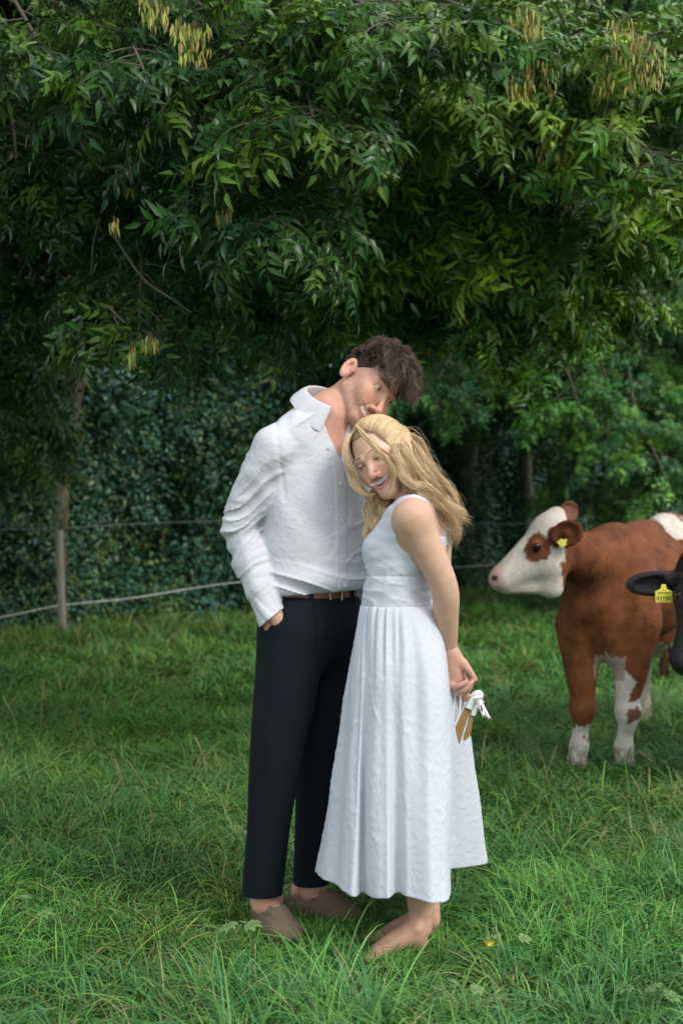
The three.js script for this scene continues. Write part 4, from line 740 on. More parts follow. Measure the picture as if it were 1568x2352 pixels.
    const push = (p, e0) => { const e = Math.hypot(p.x / 0.079, (p.y - 0.036) / 0.093, (p.z + 0.012) / 0.103) / e0; if (e < 1) { p.y -= 0.036; p.z += 0.012; p.multiplyScalar(1 / e); p.y += 0.036; p.z -= 0.012; } };
    for (let k = 0; k < 640; k++) {                             // locks of curl
      const th = R() * 6.283, ph = Math.acos(1 - R() * 0.98), nx = Math.sin(ph) * Math.cos(th), ny = Math.cos(ph), nz = Math.sin(ph) * Math.sin(th), X = nx * 0.078, Y = 0.036 + ny * 0.092, Z = -0.012 + nz * 0.1;
      if (Y < lineAt(Z)) continue;
      const top = sstep(0.06, 0.1, Y + 0.3 * Math.max(Z, 0)), len = lerp(0.018, 0.08, top) * (0.65 + 0.6 * R()), front = sstep(0.0, 0.07, Z), n = V(nx, ny, nz), e0 = 1.02 + 0.1 * R() * top;
      const d0 = n.clone().multiplyScalar(0.35 + 0.4 * top).add(V(0.5 * (R() - 0.5) * top + 0.15 * top, -0.3 + 0.2 * top, 0.8 * top + 0.25)).normalize(), N = 9, cr = lerp(0.0015, 0.0105, top) * (0.5 + R()), ph0 = R() * 6.28, tw = lerp(4, 10, R()) * (R() < 0.5 ? -1 : 1), base = tones[Math.floor(R() * 4)], wob = V(R() - 0.5, 0, R() - 0.5);
      const ns = top > 0.3 ? 15 : 9, cr0 = lerp(0.0035, 0.0075, top);
      for (let j = 0; j < ns; j++) {
        const p = V(X, Y, Z).addScaledVector(V(R() - 0.5, R() - 0.5, R() - 0.5), cr0 * 2), d = d0.clone().addScaledVector(V(R() - 0.5, R() - 0.5, R() - 0.5), 0.22), s1 = d.clone().cross(V(0.3, 0.2, 1)).normalize(), s2 = d.clone().cross(s1), pts = [], ll = len * (0.8 + 0.3 * R()), c2 = cr * (0.85 + 0.3 * R()), q0 = ph0 + (R() - 0.5) * 0.7;
        for (let i = 0; i <= N; i++) {
          const t = i / N, g = Math.min(1, t * 1.8), q = p.clone().addScaledVector(s1, Math.cos(q0 + t * tw) * c2 * g).addScaledVector(s2, Math.sin(q0 + t * tw) * c2 * g); push(q, 1.0); pts.push(hd.w(q.x, q.y, q.z));
          p.addScaledVector(d, ll / N); d.add(V(0.06 * wob.x, -0.1 - 0.13 * front * top, 0.03 * top + 0.05 * wob.z)).normalize(); push(p, e0);
        }
        const f = 0.7 + 0.6 * R(); strand(b, pts, lerp(0.0009, 0.0012, top), base.map((v) => v * f));
      }
    }
    const hg = b.geo(); mesh('hair', merge([capG, hg]), std(null, 0.5, { vertexColors: true, specularIntensity: 0.6 }), man);
  }
}
// ---------------------------------------------------------------- the woman
const heelHold = {};                                          // where her fingers carry the straps
{
  const R = rng(501), w = (px, py, z) => at(px, py, 4.0 - z), TB = yawBasis(-2.02), A = TB.X, F = TB.Z;
  const woman = thing('person', 'blonde woman in white sleeveless midi dress leaning barefoot against the man', 'person');
  const J = { neck: w(962, 1150, -0.005), shL: w(948, 1192, 0.128), shR: w(998, 1195, -0.135), elL: w(1020, 1350, 0.12), wrL: w(1031, 1488, 0.035), elR: w(1005, 1350, -0.15), wrR: w(1034, 1505, -0.035), chest: w(946, 1240, 0), ribs: w(925, 1320, 0), waist: w(910, 1385, 0), hips: w(924, 1485, 0),
    hipL: w(925, 1520, 0.075), kneeL: w(955, 1820, 0.075), ankL: w(966, 2130, 0.055), hipR: w(945, 1520, -0.08), kneeR: w(958, 1820, -0.06), ankR: w(984, 2110, -0.05) };
  const skin = [0.76, 0.48, 0.355], tan = [0.58, 0.36, 0.25];
  const HB = basis(V(0.719, 0.44, 0.537), V(-0.49, 0.86, -0.04)), eyes = w(847, 1062, 0.03), S = 0.94, hc = eyes.clone().addScaledVector(HB.Z, -0.088 * S);
  const hd = placed(head({ S, jaw: 0.92, skin, stubble: 0, lips: [0.68, 0.31, 0.28], brow: [0.12, 0.075, 0.045], browW: 0.003, iris: [0.1, 0.12, 0.14], gaze: [0, -0.002], closed: true, lash: 1, smile: 1.05, my: 0.011, mw: 0.036, ear: 0.72, foldDepth: 0.6, teeth: [0.9, 0.87, 0.82], seed: 2 }), hc, HB);
  const skull = hd.w(0, -0.05, -0.035);
  const torso = [[el(J.chest, 0.128, 0.12, 0.084, TB), 0], [el(J.ribs, 0.118, 0.12, 0.082, TB), 0.05], [el(J.waist, 0.11, 0.09, 0.08, TB), 0.05], [rc(J.neck.clone().add(V(-0.005, -0.01, 0)), J.shL, 0.042, 0.05), 0.04], [rc(J.neck.clone().add(V(0, -0.01, 0)), J.shR, 0.042, 0.05), 0.04]];
  for (const e of [-1, 1]) torso.push([ball(J.chest.clone().add(V(0, -0.03, 0)).addScaledVector(F, 0.062).addScaledVector(A, e * 0.058), 0.052), 0.035]);
  const torsoF = blend(torso), armL = chain([[J.shL, 0.05], [w(984, 1265, 0.13), 0.043], [J.elL, 0.038], [w(1024, 1410, 0.09), 0.035], [J.wrL, 0.0225]]), armR = chain([[J.shR, 0.052], [J.elR, 0.039], [J.wrR, 0.024]], 0.02);
  const up = blend([[torsoF, 0], [armL, 0.03], [armR, 0.03], [rc(skull, J.neck, 0.043, 0.047), 0.035], [rc(hd.w(0, -0.08, -0.005), J.neck.clone().addScaledVector(F, 0.015), 0.022, 0.036), 0.03]]);
  const upper = (x, y, z) => smin(up(x, y, z), hd.f(x, y, z), 0.01);
  const skinCol = (x, y, z) => tan.map((v) => v * (1 + 0.05 * noise3(x * 30, y * 30, z * 30) + 0.03 * noise3(x * 180, y * 180, z * 180)));
  const g1 = sdfGeo(upper, V(hc.x - 0.14, 1.16, hc.z - 0.2), V(J.elL.x + 0.06, hc.y + 0.17, -3.8), 0.0024, (x, y, z) => (hd.f(x, y, z) < 0.004 ? hd.color(x, y, z) : skinCol(x, y, z)));
  const g2 = sdfGeo(blend([[up, 0], [el(J.hips, 0.145, 0.12, 0.1, TB), 0.001]]), V(0, 0.72, -4.25), V(0.4, 1.164, -3.78), 0.004, skinCol);
  const hand = [[chain([[J.wrL, 0.0235], [w(1041, 1528, 0.033), 0.024], [w(1046, 1558, 0.03), 0.02]]), 0], [rc(w(1036, 1500, 0.04), w(1032, 1552, 0.032), 0.016, 0.013), 0.012], [rc(w(1042, 1502, 0.042), w(1066, 1528, 0.046), 0.016, 0.0125), 0.012], [rc(w(1048, 1520, 0.03), w(1060, 1556, 0.022), 0.018, 0.012), 0.012]];
  const fingers = [[[1063, 1522, 0.046, 11.5], [1077, 1540, 0.05, 9.5], [1091, 1561, 0.046, 7]], [[1033, 1552, 0.032, 10], [1040, 1576, 0.046, 9], [1056, 1574, 0.06, 8], [1071, 1565, 0.063, 6]], [[1043, 1560, 0.026, 10], [1051, 1586, 0.04, 9], [1067, 1584, 0.056, 8], [1081, 1569, 0.06, 6]], [[1052, 1560, 0.022, 10], [1062, 1590, 0.03, 9], [1076, 1583, 0.044, 8], [1084, 1564, 0.05, 6]], [[1060, 1554, 0.02, 10], [1070, 1580, 0.022, 9], [1080, 1571, 0.034, 7.5], [1080, 1555, 0.04, 6]]];
  for (const f of fingers) hand.push([chain(f.map(([a, b, c, r]) => [w(a, b, c), r * 0.001]), 0.003), 0.004]);
  const handCol = (x, y, z) => mix3(skinCol(x, y, z), [0.56, 0.29, 0.22], 0.6);
  const g3 = sdfGeo(blend(hand), ...span([J.wrL, w(1095, 1600, 0.05)], 0.035), 0.0025, handCol);
  // the other hand, behind it, sharing the straps
  const handR = [[chain([[J.wrR, 0.023], [w(1046, 1545, -0.03), 0.024], [w(1052, 1570, -0.028), 0.02]]), 0]];
  for (let k = 0; k < 4; k++) handR.push([chain([[w(1046 + k * 6, 1568, -0.03 + k * 0.002), 0.0095], [w(1052 + k * 6, 1596, -0.018), 0.0085], [w(1062 + k * 4, 1606, -0.004), 0.0075], [w(1070 + k * 2, 1598, 0.006), 0.006]]), 0.004]);
  handR.push([chain([[w(1052, 1540, -0.035), 0.011], [w(1066, 1562, -0.03), 0.0095], [w(1072, 1584, -0.02), 0.007]]), 0.008]);
  const g4 = sdfGeo(blend(handR), ...span([J.wrR, w(1090, 1612, 0.0)], 0.04), 0.003, handCol);
  // legs and bare feet
  const footOf = (h, t, ank, s) => { const d = t.clone().sub(h), q = (k, y, o = 0) => h.clone().addScaledVector(d, k).add(V(-d.z * o * 4, 0, d.x * o * 4)).setY(y), l = [[chain([[ank, 0.027], [q(0.2, 0.065), 0.026], [q(0.12, 0.03), 0.025]]), 0], [chain([[q(0.2, 0.06), 0.03], [q(0.5, 0.04), 0.028], [q(0.72, 0.022), 0.02]]), 0.025], [rc(q(0.7, 0.018, -0.022), q(0.74, 0.016, 0.028), 0.016, 0.014), 0.02], [ball(q(0.2, 0.08, 0.03), 0.011), 0.012], [ball(q(0.22, 0.075, -0.03), 0.011), 0.012]];
    for (let k = 0; k < 5; k++) { const o = (-0.03 + k * 0.0145) * s, ln = [0.98, 0.99, 0.955, 0.92, 0.88][k], r = [0.0125, 0.0095, 0.009, 0.0085, 0.008][k]; l.push([rc(q(0.76, 0.018, o * 0.8), q(ln - 0.03, 0.012, o), r, r * 0.9), 0.005]); } return l; };
  const fL = [V(0.236, 0, -3.95), V(0.045, 0, -3.845)], fR = [V(0.268, 0, -4.06), V(0.06, 0, -4.0)];
  const legs = [...footOf(...fL, J.ankL, 1), ...footOf(...fR, J.ankR, -1), [chain([[J.hipL, 0.09], [J.kneeL, 0.056], [w(968, 1960, 0.06), 0.053], [w(966, 2040, 0.06), 0.045], [J.ankL, 0.026]], 0.02), 0.02], [chain([[J.hipR, 0.09], [J.kneeR, 0.054], [w(970, 1960, -0.05), 0.052], [w(975, 2040, -0.05), 0.046], [J.ankR, 0.03]], 0.02), 0.02]];
  const lf = blend(legs), g5 = sdfGeo(lf, V(0.0, -0.01, -4.2), V(0.42, 0.34, -3.78), 0.0032, (x, y, z) => mix3(skinCol(x, y, z), [0.43, 0.22, 0.15], 0.4 * sstep(0.12, 0.04, y)));
  const g6 = sdfGeo(lf, V(0.0, 0.32, -4.25), V(0.42, 0.85, -3.75), 0.009, skinCol);
  mesh('body', merge([g1, g2, g3, g4, g5, g6]), skinMat(0.48), woman);

  // ---- dress: fitted bodice with wide straps
  const cotton = std([0.57, 0.6, 0.665], 0.85, { bumpMap: crumpleTex, bumpScale: 0.0009, sheen: 0.1, sheenRoughness: 0.6 });
  const body0 = blend(torso), uvw = (x, z) => [(x - J.chest.x) * A.x + (z - J.chest.z) * A.z, (x - J.chest.x) * F.x + (z - J.chest.z) * F.z];
  const hipsC = el(J.hips, 0.15, 0.13, 0.105, TB), holeL = [J.shL.clone().add(V(0.012, -0.006, 0)).addScaledVector(A, -0.012), J.shL.clone().addScaledVector(A, 0.1)], holeR = [J.shR.clone().add(V(0, -0.006, 0)).addScaledVector(A, 0.012), J.shR.clone().addScaledVector(A, -0.1)], hL = rc(...holeL, 0.056, 0.075), hR = rc(...holeR, 0.056, 0.075);
  const hL2 = rc(J.shL.clone().add(V(0.01, -0.05, 0)).addScaledVector(A, -0.004), J.shL.clone().add(V(0.01, -0.05, 0)).addScaledVector(A, 0.1), 0.046, 0.06), vN = w(0, 1225, 0).y, vB = w(0, 1232, 0).y, seam1 = w(0, 1322, 0).y;
  const bodiceF = (x, y, z) => {
    let d = smin(body0(x, y, z), hipsC(x, y, z), 0.05) - 0.0065; if (d > 0.03 || d < -0.03) return d;
    const [u, f] = uvw(x, z);
    d -= 0.0016 * noise3(x * 14, y * 26, z * 14) + 0.0028 * Math.pow(ridge(noise3(x * 7, y * 22 + x * 6, z * 7)), 5) * sstep(1.15, 1.0, y);
    d += 0.0022 * Math.exp(-(((y - seam1 - 0.02 * u) / 0.0035) ** 2));
    d = smax(d, -hL(x, y, z), 0.003); d = smax(d, -hL2(x, y, z), 0.003); d = smax(d, -hR(x, y, z), 0.003);
    const half = f > 0 ? 0.018 + (y - vN) * 0.72 : 0.05 + (y - vB) * 0.35; if (y > (f > 0 ? vN : vB) - 0.05) d = smax(d, -Math.max(Math.abs(u) - Math.min(half, 0.078), (f > 0 ? vN - 0.024 : vB) - y), 0.003);
    return smax(d, w(0, 1400, 0).y - y, 0.003);
  };
  const dress = mesh('dress', sdfGeo(bodiceF, V(0.02, 0.93, -4.25), V(0.36, 1.31, -3.78), 0.0034, null, 6), cotton, woman);
  {                                                          // strap running over the shoulder and down her back
    const cv = new THREE.CatmullRomCurve3([[930, 1127], [952, 1123], [985, 1134], [1008, 1163], [1021, 1203], [1029, 1250]].map(([x, y]) => V(x, y, 0))), b = new Build(), rows = [];
    for (let i = 0; i <= 30; i++) {
      const c = cv.getPoint(i / 30), t = cv.getTangent(i / 30), hw = lerp(5.5, 9, i / 30), row = [];
      for (const [k, h] of [[-1, -0.001], [-0.95, 0.0032], [0, 0.0036], [0.95, 0.0032], [1, -0.001]]) { const o = at(c.x - t.y * k * hw, c.y + t.x * k * hw, 3.6), dir = o.clone().sub(V(0, EYE, 0)).normalize(), p = surfaceAt(upper, o, dir, 0.6), e = 0.003, n = V(upper(p.x + e, p.y, p.z) - upper(p.x - e, p.y, p.z), upper(p.x, p.y + e, p.z) - upper(p.x, p.y - e, p.z), upper(p.x, p.y, p.z + e) - upper(p.x, p.y, p.z - e)).normalize(); row.push(b.v(p.addScaledVector(n, h), null, k, i * 0.1)); } rows.push(row);
    }
    for (let i = 0; i < 30; i++) for (let q = 0; q < 4; q++) { b.t(rows[i][q], rows[i][q + 1], rows[i + 1][q]); b.t(rows[i][q + 1], rows[i + 1][q + 1], rows[i + 1][q]); }
    mesh('strap', b.geo(), cotton, dress);
  }
  // skirt: gathered at the waist, falling in folds to mid calf; hem as [print x, distance, bearing]
  {
    const hem = [[733, 4.02, 0], [752, 3.91, 18], [787, 3.81, 34], [815, 3.79, 45], [836, 3.845, 53], [857, 3.775, 63], [889, 3.745, 76], [912, 3.80, 86], [936, 3.75, 96], [985, 3.725, 112], [1022, 3.75, 128], [1031, 3.85, 140], [1029, 3.97, 150], [1034, 4.07, 158], [1072, 4.12, 166], [1113, 4.2, 178], [1106, 4.3, 196], [1040, 4.37, 226], [940, 4.41, 256], [840, 4.35, 291], [766, 4.22, 326], [738, 4.1, 346]];
    const pts = hem.map(([px, D, a]) => V((px - 784) / FPX * D, a * Math.PI / 180, -D)), N = 420, T = 170, b = new Build(), y0 = w(0, 1388, 0).y, grid = [];
    const cat = (k, u, c) => { const n = pts.length, g = (i) => { const q = pts[(i + n) % n].getComponent(c); return c === 1 ? q + (i < 0 ? -2 * Math.PI : i >= n ? 2 * Math.PI : 0) : q; }, p0 = g(k - 1), p1 = g(k), p2 = g(k + 1), p3 = g(k + 2); return 0.5 * (2 * p1 + (p2 - p0) * u + (2 * p0 - 5 * p1 + 4 * p2 - p3) * u * u + (3 * p1 - p0 - 3 * p2 + p3) * u * u * u); };
    for (let i = 0; i <= N; i++) {
      const q = (i % N) / N * pts.length, k = Math.floor(q), u = q - k, hx = cat(k, u, 0), hz = cat(k, u, 2), a = cat(k, u, 1), dir = V(-Math.cos(a), 0, Math.sin(a)), wp = surfaceAt(bodiceF, J.waist.clone().setY(y0).addScaledVector(dir, 0.3), dir.clone().negate(), 0.4), col = [];
      const deg = a * 180 / Math.PI, hipB = Math.exp(-(((deg - 135) / 45) ** 2)) * 0.045 + Math.exp(-(((deg - 215) / 45) ** 2)) * 0.012 + Math.exp(-(((deg - 70) / 40) ** 2)) * 0.012, hy = 0.2 - 0.016 * sstep(130, 180, deg) * sstep(330, 250, deg) + 0.006 * Math.sin(a * 5), gath = Math.exp(-(((deg - 55) / 45) ** 2));
      for (let j = 0; j <= T; j++) {
        const t = j / T, e = t, y = lerp(y0, hy, t), bulge = hipB * Math.sin(Math.PI * Math.min(1, Math.pow(t, 0.62))) * (1 - 0.35 * t);
        let x = lerp(wp.x, hx, e) + dir.x * (bulge + 0.003), z = lerp(wp.z, hz, e) + dir.z * (bulge + 0.003);
        const ga = 0.005 * gath * Math.sin(a * 34 + 2 * noise3(a * 4, 1, 1)) * Math.exp(-(((t - 0.09) / 0.12) ** 2)) + 0.0018 * Math.sin(a * 13 + 1.5 * noise3(a * 3, t * 2, 4)) * sstep(0, 0.15, t) + 0.012 * noise3(a * 2.6, t * 0.7, 4) * sstep(0.05, 0.4, t);
        const n1 = noise3(x * 7 + 3, y * 5, z * 7), n2 = noise3(x * 12, y * 9 + x * 6, z * 12 + 7), mk = sstep(0.0, 0.6, noise3(x * 4, y * 4, z * 4 + 11)), cr = 0.0014 * Math.exp(-((n1 / 0.06) ** 2)) * mk + 0.0016 * Math.exp(-((n2 / 0.05) ** 2)) * sstep(0.1, 0.5, t) * sstep(-0.1, 0.5, noise3(x * 6, y * 6, z * 6 + 40)) + 0.003 * noise3(x * 4, y * 3, z * 4 + 2) + 0.0007 * noise3(x * 40, y * 40, z * 40);
        const o = ga + cr * sstep(0.0, 0.1, t); x += dir.x * o; z += dir.z * o; col.push(b.v(V(x, y, z), null, a * 1.6, y * 6));
      }
      // turned hem
      const L = b.p.length / 3 - 1, px = b.p[L * 3], pz = b.p[L * 3 + 2], py = b.p[L * 3 + 1]; col.push(b.v(V(px - dir.x * 0.003, py - 0.001, pz - dir.z * 0.003), null, a, 0)); col.push(b.v(V(px - dir.x * 0.004, py + 0.02, pz - dir.z * 0.004), null, a, 0.1));
      grid.push(col);
    }
    for (let i = 0; i < N; i++) for (let j = 0; j + 1 < grid[0].length; j++) { b.t(grid[i][j], grid[i + 1][j], grid[i][j + 1]); b.t(grid[i + 1][j], grid[i + 1][j + 1], grid[i][j + 1]); }
    mesh('skirt', b.geo(), cotton, dress);
  }
  // ---- hair: long blonde waves; locks follow guide curves
  {
    const b = new Build(), tones = [[0.78, 0.55, 0.3], [0.86, 0.66, 0.39], [0.6, 0.39, 0.18], [0.92, 0.76, 0.5]], H = (x, y, z) => hd.w(x * S, y * S, z * S);
    const lock = (guide, wid, n, wave, thin = 0.0011, root = 0) => {
      const g = new THREE.CatmullRomCurve3(guide), ph = R() * 6.28, N = 22, fr = g.computeFrenetFrames(N);
      for (let k = 0; k < n; k++) {
        const q = R() * 6.283, r = Math.sqrt(R()), pts = [], sp = 0.75 + 0.5 * R(), p2 = ph + (R() - 0.5) * 0.9, end = 0.85 + 0.15 * R(), fz = R() < 0.08 ? 0.006 : 0;
        for (let i = 0; i <= N; i++) {
          const t = i / N * end, p = g.getPointAt(t), wd = (Array.isArray(wid) ? lerp(wid[0], wid[1], Math.sin(Math.PI * Math.min(1, t * 1.1)) * 0.7 + 0.3 * t) * (0.5 + 0.5 * sstep(0, 0.2, t)) : wid) * r * sp, f = Math.min(N, Math.round(t * N));
          const a = q + t * 1.4 * (r - 0.5), wv = wave * sstep(0.15, 0.5, t);
          p.addScaledVector(fr.normals[f], Math.cos(a) * wd + wv * Math.sin(t * 15 + p2)).addScaledVector(fr.binormals[f], Math.sin(a) * wd + wv * Math.cos(t * 15 + p2 * 1.0) * 0.8);
          if (fz) p.add(V((R() - 0.5) * fz * t, (R() - 0.5) * fz * t, (R() - 0.5) * fz * t)); pts.push(p);
        }
        const c = tones[Math.floor(R() * 4)], f = 0.75 + 0.45 * R(); strand(b, pts, thin * (0.7 + 0.6 * R()), c.map((v, i) => v * f * (root ? 1 : 1)));
      }
    };
    // scalp: combed back from the parting over the crown
    const ell = (th, ph, k = 1) => V(Math.sin(ph) * Math.cos(th) * 0.078 * k, 0.034 + Math.cos(ph) * 0.092 * k, -0.012 + Math.sin(ph) * Math.sin(th) * 0.103 * k);
    const onSkull = (p, k) => { p.y -= 0.034; p.z += 0.012; p.multiplyScalar(k / Math.hypot(p.x / 0.078, p.y / 0.092, p.z / 0.103)); p.y += 0.034; p.z -= 0.012; return p; };
    const hairline = new THREE.CatmullRomCurve3([V(-0.006, 0.1, 0.05), V(0.02, 0.094, 0.062), V(0.044, 0.078, 0.064), V(0.064, 0.04, 0.056), V(0.074, 0.008, 0.04), V(0.082, 0.002, 0.012), V(0.088, -0.008, -0.02)]);
    const G = (list) => list.map(([x, y, D]) => at(x, y, D));
    // locks falling down her back
    const back = [[[898, 985, 4.05], [945, 1040, 3.98], [965, 1095, 3.97], [1000, 1140, 3.98], [1030, 1180, 4.0], [1040, 1235, 4.02]], [[905, 1000, 4.03], [942, 1050, 3.95], [957, 1105, 3.95], [990, 1140, 3.96], [1010, 1170, 3.98], [1028, 1215, 4.0]], [[900, 985, 4.07], [965, 1045, 4.05], [985, 1100, 4.05], [1020, 1150, 4.05], [1045, 1185, 4.05], [1064, 1196, 4.04]], [[900, 990, 4.09], [970, 1040, 4.1], [1000, 1095, 4.1], [1030, 1140, 4.1], [1048, 1180, 4.1], [1050, 1235, 4.1]],
      [[905, 1000, 4.06], [960, 1060, 4.02], [980, 1120, 4.02], [1010, 1160, 4.03], [1034, 1200, 4.04], [1036, 1250, 4.05]], [[898, 985, 4.1], [962, 1020, 4.12], [1000, 1080, 4.13], [1025, 1140, 4.13], [1040, 1200, 4.12], [1030, 1250, 4.1]], [[908, 1010, 4.03], [938, 1062, 3.95], [952, 1108, 3.94], [975, 1135, 3.945], [1000, 1160, 3.97], [1020, 1200, 3.99]]];
    // every strand runs from the hairline over the crown and on into one of the waves down her back
    const clumps = []; back.forEach((g) => { for (let k = 0; k < 7; k++) clumps.push({ pts: G(g.slice(1).map(([x, y, D], i) => [x - [18, 10, 4, 0, 0][i], y, D])).map((p, i) => p.add(V((R() - 0.5) * (0.022 + 0.006 * i), (R() - 0.5) * 0.03, (R() - 0.5) * (0.03 + 0.006 * i)))), ph: R() * 6.28, w: 0.008 + 0.006 * R(), tone: Math.floor(R() * 4), n: 8 + 3 * R() }); });
    for (let k = 0; k < 3600; k++) {
      const c = clumps[k % clumps.length], side = R() < 0.38 ? -1 : 1, u = Math.pow(R(), 0.85), p0 = hairline.getPoint(u); p0.x *= side; p0.z -= 0.07 * Math.pow(R(), 2) * (1 - u); p0.y += (R() - 0.45) * 0.016; p0.z += (R() - 0.6) * 0.012;
      const q = V(p0.x * 0.55, -0.01 + 0.05 * R() + 0.035 * (1 - u), -0.118), ctl = [], k0 = 1.02 + 0.035 * R();
      for (let i = 0; i <= 5; i++) { const t = i / 5, p = p0.clone().lerp(q, t); p.y += 0.03 * Math.sin(Math.PI * t) * (1 - u * 0.7); onSkull(p, lerp(1.005, k0, Math.min(1, t * 3)) + 0.1 * sstep(0.3, 1, t) * R() + 0.12 * sstep(0.55, 0.85, u) * sstep(0, 0.25, t)); ctl.push(H(p.x, p.y, p.z)); }
      const jr = 0.011 * Math.sqrt(R()), ja = R() * 6.283, jz = (R() - 0.5) * 0.02; c.pts.forEach((p, i) => ctl.push(p.clone().add(V(Math.cos(ja) * jr, Math.sin(ja) * jr, jz))));
      const cv = new THREE.CatmullRomCurve3(ctl, false, 'centripetal'), N = 27, pts = [], end = 0.86 + 0.14 * R(), ph = c.ph + (R() - 0.5) * 0.5;
      for (let i = 0; i <= N; i++) { const t = i / N * end, p = cv.getPoint(t), wv = c.w * sstep(0.42, 0.65, t); p.x += Math.sin(t * c.n * 2 + ph) * wv; p.y += Math.cos(t * c.n * 2 + ph) * wv * 0.4; p.z += Math.cos(t * c.n * 2 + ph) * wv; pts.push(p); }
      const f = (0.6 + 0.5 * R()); strand(b, pts, 0.0006 + 0.0005 * R(), ((col) => (t) => mix3([0.3, 0.2, 0.11], col, u < 0.55 ? sstep(-0.05, 0.16, t) : 1))((R() < 0.6 ? tones[c.tone] : tones[Math.floor(R() * 4)]).map((v) => v * f)));
    }
    // face-framing lock over her left cheek
    lock(G([[818, 976, 4.0], [845, 1012, 3.925], [872, 1040, 3.9], [893, 1062, 3.9], [902, 1092, 3.9], [899, 1120, 3.905], [897, 1138, 3.91]]), [0.004, 0.0085], 120, 0.003, 0.0008);
    lock(G([[820, 976, 4.0], [850, 1010, 3.93], [880, 1032, 3.91], [905, 1060, 3.9], [908, 1090, 3.905], [903, 1115, 3.91]]), [0.002, 0.005], 26, 0.005, 0.0007);
    // left of her face, against the shirt, then down between the two of them
    for (const g of [[[822, 984, 4.02], [800, 1005, 4.0], [792, 1040, 3.99], [806, 1085, 3.98], [822, 1125, 3.98], [846, 1150, 3.98], [850, 1200, 4.0], [848, 1240, 4.02]], [[822, 984, 4.03], [797, 1010, 4.02], [794, 1050, 4.01], [815, 1105, 4.0], [845, 1150, 4.0], [860, 1190, 4.0], [852, 1230, 4.02]], [[820, 988, 4.02], [796, 1020, 4.0], [803, 1060, 3.985], [816, 1100, 3.975], [838, 1134, 3.97], [866, 1137, 3.96]]]) lock(G(g), [0.003, 0.009], 60, 0.006, 0.0008);
    for (const g of [[[880, 1120, 4.06], [872, 1160, 4.03], [862, 1200, 4.01], [852, 1245, 4.01]], [[895, 1125, 4.06], [885, 1165, 4.02], [870, 1200, 4.0], [856, 1225, 4.0]], [[860, 1115, 4.06], [850, 1160, 4.03], [845, 1200, 4.02], [848, 1250, 4.02]]]) lock(G(g), [0.01, 0.018], 150, 0.006, 0.0011);
    // stray hairs lifting off the outline
    for (let k = 0; k < 46; k++) { const t = R(), o = at(lerp(925, 1035, t) + 6 * R(), lerp(970, 1150, t), 4.05), d = V(0.5 + 0.5 * R(), 0.35 - 0.5 * R(), (R() - 0.5)).normalize(), pts = [o.clone()]; for (let i = 0; i < 9; i++) { o.addScaledVector(d, 0.006 + 0.005 * R()); d.y -= 0.3; d.x += 0.12 * (R() - 0.5); d.normalize(); pts.push(o.clone()); } strand(b, pts, 0.00028, tones[3]); }
    const capF = (x, y, z) => smax(el(V(0, 0.034 * S, -0.014 * S), 0.0765 * S, 0.091 * S, 0.102 * S)(x, y, z), -(y - S * (z > 0.03 ? 0.08 - (z - 0.03) * 0.1 : z > 0 ? 0.02 + 2 * z : 0.02 + 0.9 * z)), 0.006);
    const capG = sdfGeo((x, y, z) => capF(...hd.loc(x, y, z)), hc.clone().subScalar(0.14), hc.clone().addScalar(0.15), 0.0045, (x, y, z) => { const n = noise3(x * 70, y * 70, z * 70); return [0.36 + 0.06 * n, 0.24 + 0.05 * n, 0.12 + 0.03 * n]; });
    mesh('hair', merge([capG, b.geo()]), std(null, 0.42, { vertexColors: true, specularIntensity: 0.6 }), woman);
  }
  { const e = new Build(), p = hd.w(0.077 * S, -0.045 * S, -0.012 * S); for (let k = 0; k < 5; k++) { const g = new THREE.SphereGeometry(0.0035 - 0.0003 * k, 8, 6); g.translate(p.x, p.y - 0.009 * k, p.z + 0.004); mesh('earring', g, std([0.7, 0.62, 0.5], 0.3, { metalness: 0.4 }), woman); } }
  heelHold.top = w(1052, 1578, 0.03); heelHold.w = w;
}
